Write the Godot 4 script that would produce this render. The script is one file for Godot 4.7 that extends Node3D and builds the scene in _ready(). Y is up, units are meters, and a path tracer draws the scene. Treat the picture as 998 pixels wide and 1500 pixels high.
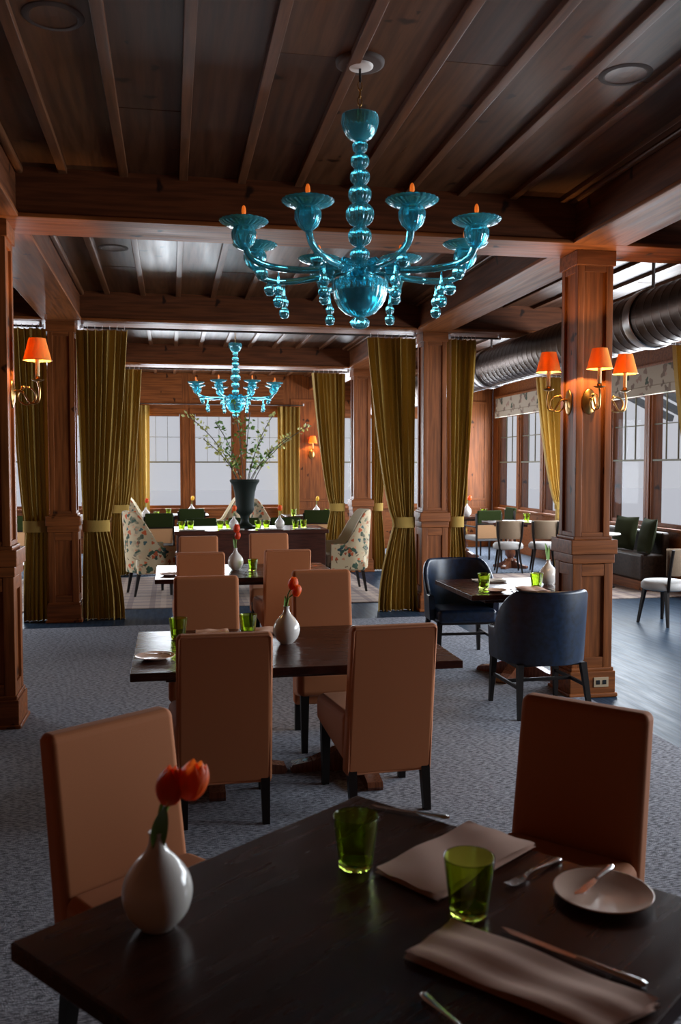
extends Node3D
# A panelled dining room: pillars, beams and board ceiling, two teal glass chandeliers, parsons chairs round dark tables.
# World axes: -Z runs down the room, +X towards the long window wall, y up, metres. The camera stands at x = 0, z = 0.

var M := {}
var taken := {}
var cache := {}

# ------------------------------------------------------------------ mesh builder
class MB:
	var v := PackedVector3Array()
	var n := PackedVector3Array()
	var ix := PackedInt32Array()
	var t := Transform3D()

	func grid(rows: Array, wrap := false, flip := false) -> void:
		var nu := rows.size()
		var nv: int = rows[0].size()
		var pos := PackedVector3Array()
		for r in rows:
			for p in r:
				pos.append(t * (p as Vector3))
		var nor := PackedVector3Array()
		nor.resize(pos.size())
		var b0 := v.size()
		var jn := nv if wrap else nv - 1
		for i in nu - 1:
			for j in jn:
				var j2 := (j + 1) % nv
				var a := i * nv + j
				var b := (i + 1) * nv + j
				var c := (i + 1) * nv + j2
				var d := i * nv + j2
				var f := (pos[c] - pos[a]).cross(pos[d] - pos[b])
				if flip:
					f = -f
				nor[a] += f
				nor[b] += f
				nor[c] += f
				nor[d] += f
				if flip:
					ix.append_array(PackedInt32Array([b0 + a, b0 + b, b0 + c, b0 + a, b0 + c, b0 + d]))
				else:
					ix.append_array(PackedInt32Array([b0 + a, b0 + c, b0 + b, b0 + a, b0 + d, b0 + c]))
		for k in nor.size():
			nor[k] = nor[k].normalized() if nor[k].length_squared() > 1e-20 else Vector3.UP
		v.append_array(pos)
		n.append_array(nor)

	func quad(a: Vector3, b: Vector3, c: Vector3, d: Vector3) -> void:
		var p := [t * a, t * b, t * c, t * d]
		var f: Vector3 = (p[2] - p[0]).cross(p[3] - p[1]).normalized()
		var b0 := v.size()
		for q in p:
			v.append(q)
			n.append(f)
		ix.append_array(PackedInt32Array([b0, b0 + 2, b0 + 1, b0, b0 + 3, b0 + 2]))

	func lathe(prof: Array, seg := 24, ribs := 0, amp := 0.0) -> void:
		# profile of Vector2(radius, height) from bottom to top; a repeated point makes a sharp edge
		var strip := []
		for k in prof.size():
			strip.append(prof[k])
			if k == prof.size() - 1 or (prof[k] as Vector2).distance_to(prof[k + 1]) < 1e-7:
				if strip.size() > 1:
					var rows := []
					for p in strip:
						var r := PackedVector3Array()
						for j in seg:
							var an := TAU * j / seg
							var q: float = p.x * (1.0 + (amp * cos(ribs * an) if ribs else 0.0))
							r.append(Vector3(q * cos(an), p.y, q * sin(an)))
						rows.append(r)
					grid(rows, true)
				strip = []

	func tube(path: Array, rad, seg := 8, caps := true, flat := 1.0) -> void:
		var rows := []
		var nn := Vector3.ZERO
		for i in path.size():
			var a: Vector3 = path[maxi(i - 1, 0)]
			var b: Vector3 = path[mini(i + 1, path.size() - 1)]
			var tg := (b - a).normalized()
			if nn == Vector3.ZERO:
				nn = tg.cross(Vector3.UP if absf(tg.y) < 0.9 else Vector3.RIGHT).normalized()
			nn = (nn - tg * nn.dot(tg)).normalized()
			var bb := tg.cross(nn)
			var q: float = rad[i] if rad is Array else rad
			var r := PackedVector3Array()
			for j in seg:
				var an := TAU * j / seg
				r.append((path[i] as Vector3) + nn * (cos(an) * q) - bb * (sin(an) * q * flat))
			rows.append(r)
		grid(rows, true)
		if caps:
			for e in 2:
				var ring: PackedVector3Array = rows[0] if e == 0 else rows[rows.size() - 1]
				var mid := PackedVector3Array()
				mid.resize(ring.size())
				mid.fill(path[0] if e == 0 else path[path.size() - 1])
				grid([mid, ring] if e == 0 else [ring, mid], true)

	func rbox(size: Vector3, r := 0.004, k := 1, at := Vector3.ZERO) -> void:
		var h := size * 0.5
		r = minf(r, minf(h.x, minf(h.y, h.z)) * 0.999)
		var inner := h - Vector3(r, r, r)
		var s := []
		for ax in 3:
			var l := []
			for q in k + 1:
				l.append(-h[ax] + r * (1.0 - tan(PI / 4.0 * (1.0 - float(q) / k))))
			for q in k + 1:
				l.append(h[ax] - r * (1.0 - tan(PI / 4.0 * (float(q) / k))))
			s.append(l)
		for ax in 3:
			var ua := (ax + 1) % 3
			var va := (ax + 2) % 3
			for sg in [-1.0, 1.0]:
				var rows := []
				for uu in s[ua]:
					var row := PackedVector3Array()
					for vv in s[va]:
						var p := Vector3.ZERO
						p[ax] = sg * h[ax]
						p[ua] = uu
						p[va] = vv
						var c := Vector3(clampf(p.x, -inner.x, inner.x), clampf(p.y, -inner.y, inner.y), clampf(p.z, -inner.z, inner.z))
						row.append(at + c + (p - c).normalized() * r)
					rows.append(row)
				grid(rows, false, sg < 0)

	func prism(poly: PackedVector2Array, depth: float) -> void:
		# polygon in xy, extruded along z, centred
		var q := poly
		if Geometry2D.is_polygon_clockwise(q):
			q = q.duplicate()
			q.reverse()
		var z := depth * 0.5
		var tri := Geometry2D.triangulate_polygon(q)
		for sg in [-1.0, 1.0]:
			var b0 := v.size()
			for p in q:
				v.append(t * Vector3(p.x, p.y, sg * z))
				n.append((t.basis * Vector3(0, 0, sg)).normalized())
			for k in range(0, tri.size(), 3):
				var a := q[tri[k]]
				var b := q[tri[k + 1]]
				var c := q[tri[k + 2]]
				var ccw := (b - a).cross(c - a) > 0.0
				if ccw == (sg > 0):
					ix.append_array(PackedInt32Array([b0 + tri[k], b0 + tri[k + 2], b0 + tri[k + 1]]))
				else:
					ix.append_array(PackedInt32Array([b0 + tri[k], b0 + tri[k + 1], b0 + tri[k + 2]]))
		for k in q.size():
			var a := q[k]
			var b := q[(k + 1) % q.size()]
			quad(Vector3(a.x, a.y, z), Vector3(a.x, a.y, -z), Vector3(b.x, b.y, -z), Vector3(b.x, b.y, z))

	func mesh() -> ArrayMesh:
		var a := []
		a.resize(Mesh.ARRAY_MAX)
		a[Mesh.ARRAY_VERTEX] = v
		a[Mesh.ARRAY_NORMAL] = n
		a[Mesh.ARRAY_INDEX] = ix
		var m := ArrayMesh.new()
		m.add_surface_from_arrays(Mesh.PRIMITIVE_TRIANGLES, a)
		return m

func bx(size: Vector3, r := 0.004, k := 1) -> ArrayMesh:
	var key := "b%.4f_%.4f_%.4f_%.4f_%d" % [size.x, size.y, size.z, r, k]
	if not cache.has(key):
		var b := MB.new()
		b.rbox(size, r, k)
		cache[key] = b.mesh()
	return cache[key]

func lat(prof: Array, seg := 24, ribs := 0, amp := 0.0) -> ArrayMesh:
	var b := MB.new()
	b.lathe(prof, seg, ribs, amp)
	return b.mesh()

func tub(path: Array, rad, seg := 8, flat := 1.0) -> ArrayMesh:
	var b := MB.new()
	b.tube(path, rad, seg, true, flat)
	return b.mesh()

func bez(p: Array, k := 12) -> Array:
	# smooth curve through the points
	var out := []
	for i in p.size() - 1:
		var p0: Vector3 = p[maxi(i - 1, 0)]
		var p3: Vector3 = p[mini(i + 2, p.size() - 1)]
		for q in k:
			out.append((p[i] as Vector3).cubic_interpolate(p[i + 1], p0, p3, float(q) / k))
	out.append(p[p.size() - 1])
	return out

func ring_path(c: Vector3, r: float, ax: Vector3, ay: Vector3, k := 20, from := 0.0, to := TAU) -> Array:
	var o := []
	for i in k + 1:
		var a := lerpf(from, to, float(i) / k)
		o.append(c + ax * (cos(a) * r) + ay * (sin(a) * r))
	return o

# ------------------------------------------------------------------ nodes
func numbered(called: String) -> String:
	if not taken.has(called):
		taken[called] = 0
		return called
	taken[called] += 1
	return "%s_%03d" % [called, taken[called]]

func thing(called: String, label: String, category: String, at := Vector3.ZERO, turn := 0.0, group := "") -> Node3D:
	var o := Node3D.new()
	o.name = numbered(called)
	add_child(o)
	o.position = at
	o.rotation.y = turn
	describe(o, label, category, group)
	return o

func describe(o: Node3D, label: String, category: String, group := "") -> void:
	o.set_meta("label", label)
	o.set_meta("category", category)
	if group:
		o.set_meta("group", group)

func part(parent: Node3D, called: String, m: Mesh, material: Material, at := Vector3.ZERO, rot := Vector3.ZERO, label := "") -> MeshInstance3D:
	var o := MeshInstance3D.new()
	o.name = called
	o.mesh = m
	o.material_override = material
	parent.add_child(o, true)
	o.position = at
	o.rotation = rot
	o.cast_shadow = GeometryInstance3D.SHADOW_CASTING_SETTING_ON
	if label:
		o.set_meta("label", label)
	return o

func solid(called: String, label: String, category: String, m: Mesh, material: Material, at := Vector3.ZERO, rot := Vector3.ZERO, group := "") -> MeshInstance3D:
	var o := part(self, numbered(called), m, material, at, rot)
	describe(o, label, category, group)
	return o

func structure(called: String, at := Vector3.ZERO, turn := 0.0, label := "") -> Node3D:
	var o := Node3D.new()
	o.name = numbered(called)
	add_child(o)
	o.position = at
	o.rotation.y = turn
	o.set_meta("kind", "structure")
	if label:
		o.set_meta("label", label)
	return o

func copy_of(o: Node3D, at: Vector3, turn: float, label: String) -> Node3D:
	var c: Node3D = o.duplicate()
	c.name = numbered(str(o.name).rstrip("0123456789").rstrip("_"))
	add_child(c)
	c.position = at
	c.rotation.y = turn
	c.set_meta("label", label)
	return c

# ------------------------------------------------------------------ materials
func lin(r: float, g: float, b: float) -> Color:
	return Color(r, g, b).linear_to_srgb()

func mat(called: String, c: Color, rough := 0.6, metal := 0.0, spec := 0.5) -> StandardMaterial3D:
	var m := StandardMaterial3D.new()
	m.resource_name = called
	m.albedo_color = c
	m.roughness = rough
	m.metallic = metal
	m.metallic_specular = spec
	M[called] = m
	return m

func noise_tex(freq: float, octaves: int, sd: int, stops: Array, side := 512, warp := 0.0) -> NoiseTexture2D:
	var f := FastNoiseLite.new()
	f.seed = sd
	f.noise_type = FastNoiseLite.TYPE_SIMPLEX_SMOOTH
	f.frequency = freq
	f.fractal_octaves = octaves
	if warp > 0.0:
		f.domain_warp_enabled = true
		f.domain_warp_amplitude = warp
		f.domain_warp_frequency = freq * 0.5
	var t := NoiseTexture2D.new()
	t.width = side
	t.height = side
	t.seamless = true
	t.noise = f
	var g := Gradient.new()
	g.offsets = PackedFloat32Array(stops.map(func(s): return s[0]))
	g.colors = PackedColorArray(stops.map(func(s): return s[1]))
	t.color_ramp = g
	return t

func grey(x: float) -> Color:
	return Color(x, x, x)

func tri(m: StandardMaterial3D, tex: Texture2D, scale: Vector3, world := true) -> StandardMaterial3D:
	m.albedo_texture = tex
	m.uv1_triplanar = true
	m.uv1_world_triplanar = world
	m.uv1_triplanar_sharpness = 4.0
	m.uv1_scale = scale
	return m

func blob_image(side: int, sd: int, base: Color, sets: Array, clear := false) -> ImageTexture:
	# print with an outline of its own: sets of [count, colour, smallest, largest, longness]
	var rng := RandomNumberGenerator.new()
	rng.seed = sd
	var im := Image.create(side, side, false, Image.FORMAT_RGBA8)
	im.fill(Color(base.r, base.g, base.b, 0.0 if clear else 1.0))
	for s in sets:
		for k in s[0]:
			var c := Vector2(rng.randf() * side, rng.randf() * side)
			var r := rng.randf_range(s[2], s[3]) * side
			var an := rng.randf() * TAU
			var long: float = s[4]
			var tone := rng.randf_range(0.8, 1.15)
			var col: Color = s[1]
			var R := int(r * long) + 2
			for dy in range(-R, R + 1):
				for dx in range(-R, R + 1):
					var p := Vector2(dx, dy).rotated(an)
					var wob := 1.0 + 0.22 * sin(3.0 * atan2(p.y, p.x) + an * 5.0)
					var q := Vector2(p.x / long, p.y * (1.0 if not clear else 1.3)).length() / (r * wob)
					if q < 1.0:
						var a := clampf((1.0 - q) * (6.0 if not clear else 2.0), 0.0, 1.0)
						var x := posmod(int(c.x) + dx, side)
						var y := posmod(int(c.y) + dy, side)
						var o := im.get_pixel(x, y)
						var w := Color(col.r * tone, col.g * tone, col.b * tone, 1.0)
						if clear:
							im.set_pixel(x, y, Color(col.r, col.g, col.b, maxf(o.a, a * 0.85)))
						else:
							im.set_pixel(x, y, o.lerp(w, a))
	return ImageTexture.create_from_image(im)

func make_materials() -> void:
	var grain := noise_tex(0.022, 5, 11, [[0.0, grey(0.72)], [0.35, grey(0.83)], [0.5, grey(0.90)], [0.68, grey(1.0)], [1.0, grey(0.80)]], 512, 12.0)
	var patch := noise_tex(0.012, 4, 5, [[0.0, grey(0.55)], [0.5, grey(0.85)], [1.0, grey(1.0)]], 512)
	var knots := blob_image(512, 21, Color(0, 0, 0), [[14, Color(0.06, 0.025, 0.012), 0.008, 0.024, 1.3]], true)
	var rough := noise_tex(0.02, 4, 77, [[0.0, grey(0.7)], [1.0, grey(1.0)]], 256)
	var axis := {"x": Vector3(0.10, 1.7, 1.7), "y": Vector3(1.7, 0.10, 1.7), "z": Vector3(1.7, 1.7, 0.10)}
	for a in axis:
		for w in [["pine", lin(0.26, 0.078, 0.020), 0.54], ["ceiling", lin(0.085, 0.034, 0.014), 0.41], ["ceiling_b", lin(0.066, 0.025, 0.011), 0.45], ["ceiling_c", lin(0.105, 0.043, 0.018), 0.38], ["batten", lin(0.135, 0.052, 0.022), 0.42], ["beam", lin(0.120, 0.036, 0.012), 0.58], ["dark", lin(0.055, 0.022, 0.014), 0.32]]:
			var m := tri(mat(w[0] + "_" + a, w[1], w[2], 0.0, 0.32), grain, axis[a])
			m.roughness_texture = rough
			if w[0].begins_with("ceiling") or w[0] == "batten":
				m.metallic_specular = 0.37
			if w[0] in ["pine", "beam", "ceiling", "ceiling_b", "ceiling_c"]:
				m.detail_enabled = true
				m.detail_albedo = knots
				m.detail_uv_layer = BaseMaterial3D.DETAIL_UV_2
				m.uv2_triplanar = true
				m.uv2_world_triplanar = true
				m.uv2_scale = Vector3(0.55, 0.42, 0.55)
	# table tops and floor
	var tt := tri(mat("table", lin(0.046, 0.013, 0.007), 0.30, 0.0, 0.38), grain, Vector3(0.35, 2.0, 3.2), false)
	tt.roughness_texture = rough
	var pt := tri(mat("pedestal", lin(0.20, 0.070, 0.035), 0.25, 0.0, 0.5), grain, Vector3(4, 0.6, 4), false)
	pt.roughness_texture = rough
	var fl := tri(mat("floor", lin(0.028, 0.050, 0.082), 0.42, 0.0, 0.135), grain, Vector3(2.2, 2.2, 0.2))  # dark wood; the bluish window sheen is painted into the base colour
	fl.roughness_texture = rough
	# carpets
	var heather := noise_tex(0.05, 5, 31, [[0.0, grey(0.42)], [0.38, grey(0.66)], [0.55, grey(0.86)], [1.0, grey(1.0)]], 512)
	var pile := noise_tex(0.25, 3, 32, [[0.0, grey(0.0)], [1.0, grey(1.0)]], 512)
	var cp := tri(mat("carpet", lin(0.47, 0.495, 0.57), 0.95, 0.0, 0.2), heather, Vector3(0.9, 3.0, 3.2))
	cp.heightmap_enabled = true
	cp.heightmap_texture = pile
	cp.heightmap_scale = 0.5
	var plaid := Image.create(256, 256, false, Image.FORMAT_RGBA8)
	for y in 256:
		for x in 256:
			var c := Color(0.62, 0.56, 0.52)
			if (x / 16) % 4 == 0:
				c = c.lerp(Color(0.42, 0.36, 0.36), 0.45)
			if (y / 16) % 4 == 1:
				c = c.lerp(Color(0.40, 0.37, 0.40), 0.45)
			if (x / 16) % 8 == 6:
				c = c.lerp(Color(0.74, 0.66, 0.60), 0.5)
			if (x * 7 + y * 13) % 5 == 0:
				c = c.darkened(0.08)
			plaid.set_pixel(x, y, c)
	tri(mat("plaid", Color(1, 1, 1), 0.95, 0.0, 0.2), ImageTexture.create_from_image(plaid), Vector3(0.9, 0.9, 0.9))
	var bl := tri(mat("blue_rug", lin(0.30, 0.36, 0.46), 0.9, 0.0, 0.2), heather, Vector3(0.8, 1, 2.2))
	bl.heightmap_enabled = true
	bl.heightmap_texture = pile
	bl.heightmap_scale = 0.4
	# cloth and leather
	var weave := noise_tex(0.22, 2, 41, [[0.0, grey(0.80)], [1.0, grey(1.0)]], 256)
	for w in [["terracotta", lin(0.51, 0.180, 0.070)]]:
		var m := tri(mat(w[0], w[1], 0.78, 0.0, 0.35), weave, Vector3(9, 9, 9), false)
		m.rim_enabled = true
		m.rim = 0.25
		m.rim_tint = 0.6
	mat("piping", lin(0.50, 0.19, 0.085), 0.7)
	mat("leg", lin(0.010, 0.007, 0.006), 0.45, 0.0, 0.3)
	var cur := tri(mat("curtain", lin(0.50, 0.32, 0.085), 0.75, 0.0, 0.25), weave, Vector3(5, 0.6, 5))
	cur.backlight_enabled = true
	cur.backlight = lin(0.075, 0.055, 0.020)
	cur.rim_enabled = true
	cur.rim = 0.35
	cur.rim_tint = 0.7
	mat("tieback", lin(0.34, 0.215, 0.058), 0.85, 0.0, 0.15)
	var navy := tri(mat("navy", lin(0.006, 0.020, 0.055), 0.36, 0.0, 0.5), patch, Vector3(3, 3, 3), false)
	navy.clearcoat_enabled = false
	tri(mat("leather", lin(0.040, 0.021, 0.013), 0.42, 0.0, 0.3), patch, Vector3(3, 3, 3), false)
	var floral := blob_image(512, 8, Color(0.80, 0.74, 0.62), [[26, Color(0.20, 0.33, 0.26), 0.02, 0.05, 1.9], [16, Color(0.72, 0.33, 0.16), 0.025, 0.05, 1.1], [10, Color(0.16, 0.32, 0.36), 0.02, 0.045, 1.4], [22, Color(0.82, 0.58, 0.45), 0.012, 0.03, 1.2], [14, Color(0.36, 0.25, 0.18), 0.006, 0.012, 4.0]])
	tri(mat("floral", Color(0.86, 0.84, 0.80), 0.8), floral, Vector3(1.5, 1.5, 1.5), false)
	var leafy := blob_image(512, 15, Color(0.78, 0.73, 0.66), [[20, Color(0.30, 0.36, 0.30), 0.025, 0.05, 1.6], [18, Color(0.52, 0.45, 0.40), 0.015, 0.04, 1.8], [14, Color(0.66, 0.55, 0.50), 0.02, 0.04, 1.2]])
	var lf := tri(mat("blind", Color(0.82, 0.80, 0.78), 0.85), leafy, Vector3(0.75, 0.75, 0.75))
	lf.backlight_enabled = true
	lf.backlight = grey(0.25)
	mat("cream", lin(0.62, 0.55, 0.40), 0.8)
	mat("green_cloth", lin(0.022, 0.031, 0.009), 0.85, 0.0, 0.15)
	mat("tan_cloth", lin(0.56, 0.30, 0.14), 0.75)
	tri(mat("spot_cloth", lin(0.30, 0.20, 0.12), 0.8), heather, Vector3(5, 5, 5), false)
	mat("seat_white", lin(0.30, 0.285, 0.27), 0.6)
	tri(mat("cushion", lin(0.026, 0.029, 0.013), 0.9, 0.0, 0.15), weave, Vector3(6, 6, 6), false)
	var nap := tri(mat("napkin", lin(0.86, 0.54, 0.41), 0.85), weave, Vector3(12, 12, 12), false)
	nap.heightmap_enabled = true
	nap.heightmap_texture = weave
	nap.heightmap_scale = 0.05
	mat("napkin_white", lin(0.70, 0.66, 0.60), 0.85)
	mat("burgundy", lin(0.050, 0.012, 0.012), 0.6)
	tri(mat("console", lin(0.085, 0.024, 0.014), 0.35), grain, Vector3(0.3, 3, 3), false)
	# crockery, glass, metal
	mat("ceramic", lin(0.66, 0.62, 0.58), 0.16, 0.0, 0.5)
	mat("plate", lin(0.84, 0.60, 0.47), 0.2)
	mat("silver", lin(0.80, 0.79, 0.78), 0.18, 1.0)
	mat("steel", lin(0.55, 0.55, 0.56), 0.3, 1.0)
	mat("brass", lin(0.50, 0.29, 0.10), 0.28, 1.0)
	mat("duct", lin(0.10, 0.072, 0.060), 0.36, 1.0)
	mat("white_paint", lin(0.72, 0.70, 0.66), 0.45)
	mat("ivory", lin(0.72, 0.50, 0.22), 0.6)
	mat("black", lin(0.01, 0.01, 0.01), 0.4)
	mat("rod", lin(0.10, 0.09, 0.085), 0.35, 0.8)
	mat("hook", lin(0.72, 0.72, 0.74), 0.35, 0.4)
	mat("bolt", lin(0.70, 0.70, 0.70), 0.35, 0.9)
	mat("speaker", lin(0.05, 0.028, 0.02), 0.7)
	mat("urn", lin(0.014, 0.020, 0.017), 0.6, 0.0, 0.25)
	mat("stem", lin(0.16, 0.26, 0.035), 0.55)
	mat("leaf", lin(0.12, 0.24, 0.035), 0.5)
	var yl := mat("leaf_yellow", lin(0.42, 0.42, 0.06), 0.55)
	yl.backlight_enabled = true
	yl.backlight = grey(0.4)
	mat("twig", lin(0.055, 0.040, 0.024), 0.7)
	mat("tulip_red", lin(0.75, 0.085, 0.018), 0.5)
	mat("tulip_orange", lin(0.88, 0.17, 0.02), 0.5)
	mat("tulip_yellow", lin(0.80, 0.55, 0.04), 0.5)
	for k in ["tulip_red", "tulip_orange", "tulip_yellow"]:
		M[k].backlight_enabled = true
		M[k].backlight = M[k].albedo_color
	mat("socket", lin(0.42, 0.30, 0.18), 0.5)
	mat("earth", lin(0.93, 0.935, 0.95), 0.95)
	mat("muntin", lin(0.13, 0.12, 0.07), 0.6)
	mat("rafter", lin(0.10, 0.11, 0.12), 0.8)
	var aqua := mat("aqua", lin(0.20, 0.82, 0.96), 0.03)
	aqua.refraction_enabled = true
	aqua.refraction_scale = 0.05
	aqua.albedo_color.a = 0.17
	var gg := mat("green_glass", lin(0.58, 0.74, 0.12), 0.02)
	gg.refraction_enabled = true
	gg.refraction_scale = 0.05
	gg.albedo_color.a = 0.02
	var pane := mat("pane", lin(0.8, 0.85, 0.9), 0.02, 0.0, 0.12)
	pane.transparency = BaseMaterial3D.TRANSPARENCY_ALPHA
	pane.albedo_color.a = 0.05
	var sh := mat("shade", lin(0.82, 0.43, 0.10), 0.8, 0.0, 0.2)
	sh.backlight_enabled = true
	sh.backlight = Color(0.92, 0.60, 0.22)
	var bu := mat("bulb", lin(1.0, 0.8, 0.5), 0.4)
	bu.emission_enabled = true
	bu.emission = Color(1.0, 0.72, 0.36)
	bu.emission_energy_multiplier = 3.0
	var fb := mat("flame_bulb", lin(0.8, 0.3, 0.08), 0.2)
	fb.emission_enabled = true
	fb.emission = Color(1.0, 0.46, 0.14)
	fb.emission_energy_multiplier = 0.55

# ------------------------------------------------------------------ light through a window: an area light as large as the glass, just inside it
func daylight(at: Vector3, turn: float, w: float, h: float, energy: float) -> void:
	var a := AreaLight3D.new()
	a.name = "window_daylight"
	add_child(a, true)
	a.area_size = Vector2(w, h)
	a.area_normalize_energy = false
	a.light_energy = energy
	a.light_color = Color(0.93, 0.965, 1.0)
	a.area_range = 40.0
	a.shadow_enabled = true
	a.position = at
	a.rotation.y = turn + PI

# ------------------------------------------------------------------ the room
const WALL_H := 3.74
var window_count := 0

func window(parent_at: Vector3, turn: float, w: float, y0: float, y1: float, energy: float) -> void:
	window_count += 1
	var o := structure("window_%d" % window_count, Vector3(parent_at.x, 0, parent_at.z), turn)
	var wd: Material = M.pine_y
	var h := y1 - y0
	var mid := y0 + h * 0.49
	var mw := 0.007 if absf(turn) < 0.1 else 0.016
	for s in [-1.0, 1.0]:
		part(o, "jamb", bx(Vector3(0.045, h, 0.14)), wd, Vector3(s * (w * 0.5 - 0.0225), y0 + h * 0.5, -0.075))
		part(o, "casing", bx(Vector3(0.066, h + 0.12, 0.014)), wd, Vector3(s * (w * 0.5 + 0.033), y0 + h * 0.5, 0.007))
	part(o, "head_casing", bx(Vector3(w + 0.13, 0.11, 0.02)), M.pine_x, Vector3(0, y1 + 0.055, 0.01))
	part(o, "head", bx(Vector3(w - 0.11, 0.05, 0.16)), M.pine_x, Vector3(0, y1 - 0.025, -0.06))
	part(o, "window_sill", bx(Vector3(w + 0.13, 0.045, 0.20), 0.008), M.pine_x, Vector3(0, y0 - 0.02, -0.03))
	part(o, "meeting_rail", bx(Vector3(w - 0.09, 0.028, 0.045)), M.muntin, Vector3(0, mid, -0.035))
	part(o, "bottom_rail", bx(Vector3(w - 0.09, 0.06, 0.04)), M.pine_x, Vector3(0, y0 + 0.03, -0.03))
	for k in [-1.0, 1.0]:
		part(o, "muntin", bx(Vector3(mw, y1 - mid, 0.02), 0.002), M.muntin, Vector3(k * (w - 0.11) / 6.0, (y1 + mid) * 0.5, -0.045))
	part(o, "muntin", bx(Vector3(w - 0.09, mw, 0.02), 0.002), M.muntin, Vector3(0, mid + (y1 - mid) * 0.52, -0.046))
	for e in [[mid, y1, -0.05], [y0, mid, -0.03]]:
		var q := QuadMesh.new()
		q.size = Vector2(w - 0.11, e[1] - e[0])
		part(o, "pane", q, M.pane, Vector3(0, (e[0] + e[1]) * 0.5, e[2]))
	if energy > 0.0:
		var nrm := Vector3(sin(turn), 0, cos(turn))
		daylight(Vector3(parent_at.x, (y0 + y1) * 0.5, parent_at.z) + nrm * 0.03, turn, w - 0.12, h - 0.06, energy)

func wall(called: String, origin: Vector3, turn: float, length: float, openings: Array, energy: float) -> void:
	var o := structure(called, origin, turn, "")
	var x := 0.0
	var t := 0.2
	var bs := Basis(Vector3.UP, turn)
	var up: Material = M.pine_y
	for w in openings + [[length + 0.0, 0.0, 0.0, 0.0]]:
		var a: float = w[0] - w[1] * 0.5
		if a - x > 0.01:
			part(o, "pier", bx(Vector3(a - x, WALL_H, t), 0.002), up, Vector3((a + x) * 0.5, WALL_H * 0.5, -t * 0.5))
			if a - x > 0.55:
				var pw: float = a - x - 0.34
				for r in [[0.28, 0.86], [1.05, 3.15]]:
					var cx: float = (a + x) * 0.5
					for s in [-1.0, 1.0]:
						part(o, "panel_stile", bx(Vector3(0.05, r[1] - r[0], 0.022)), up, Vector3(cx + s * pw * 0.5, (r[0] + r[1]) * 0.5, 0.010))
						part(o, "panel_rail", bx(Vector3(pw + 0.05, 0.05, 0.022)), M.pine_x, Vector3(cx, r[0] if s < 0 else r[1], 0.0105))
		if w[1] > 0.0:
			part(o, "apron", bx(Vector3(w[1], w[2], t), 0.002), M.pine_x, Vector3(w[0], w[2] * 0.5, -t * 0.5))
			part(o, "header", bx(Vector3(w[1], WALL_H - w[3], t), 0.002), M.pine_x, Vector3(w[0], (WALL_H + w[3]) * 0.5, -t * 0.5))
			var wc: Vector3 = origin + bs * Vector3(w[0], 0, 0)
			window(wc, turn, w[1], w[2], w[3], energy * (1.3 if wc.z > -6.5 else 1.0))
		x = w[0] + w[1] * 0.5
	part(o, "baseboard", bx(Vector3(length, 0.18, 0.03)), M.pine_x, Vector3(length * 0.5, 0.09, 0.015))

func pillar(x: float, z: float, label: String) -> void:
	var o := structure("pillar", Vector3(x, 0, z), 0.0, label)
	var w: Material = M.pine_y
	part(o, "plinth", bx(Vector3(0.37, 0.20, 0.37), 0.008), M.pine_x, Vector3(0, 0.10, 0))
	part(o, "shoe_moulding", bx(Vector3(0.40, 0.035, 0.40), 0.012, 2), M.pine_x, Vector3(0, 0.0175, 0))
	part(o, "plinth_cap", bx(Vector3(0.35, 0.03, 0.35), 0.01, 2), M.pine_x, Vector3(0, 0.212, 0))
	for sec in [[0.2, 1.02, 0.285, 0.325, 0.072], [1.15, 3.30, 0.245, 0.285, 0.055]]:
		var y0: float = sec[0]
		var y1: float = sec[1]
		part(o, "core", bx(Vector3(sec[2], y1 - y0, sec[2]), 0.002), w, Vector3(0, (y0 + y1) * 0.5, 0))
		var e: float = (sec[3] - sec[4]) * 0.5
		for a in [-1.0, 1.0]:
			for b in [-1.0, 1.0]:
				part(o, "corner_stile", bx(Vector3(sec[4], y1 - y0, sec[4]), 0.006), w, Vector3(a * e, (y0 + y1) * 0.5, b * e))
		for k in 4:
			var an := k * PI / 2
			var dirn := Vector3(sin(an), 0, cos(an))
			for yy in [y0 + 0.06, y1 - 0.05]:
				part(o, "rail", bx(Vector3(sec[3] - 2.0 * sec[4], 0.09, 0.02), 0.004), M.pine_x, dirn * (sec[3] * 0.5 - 0.012) + Vector3(0, yy, 0), Vector3(0, an, 0))
	part(o, "ledge_band", bx(Vector3(0.375, 0.11, 0.375), 0.008), M.pine_x, Vector3(0, 1.145, 0))
	part(o, "ledge_moulding", bx(Vector3(0.345, 0.07, 0.345), 0.008), M.pine_x, Vector3(0, 1.055, 0))
	part(o, "ledge_cap", bx(Vector3(0.315, 0.03, 0.315), 0.01), M.pine_x, Vector3(0, 1.21, 0))
	part(o, "capital", bx(Vector3(0.315, 0.11, 0.315), 0.006), M.pine_x, Vector3(0, 3.305, 0))

const ROWS := [-14.85, -10.66, -6.47, -2.28, 1.91]
const RX := 3.135
const LX := -1.19

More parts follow.
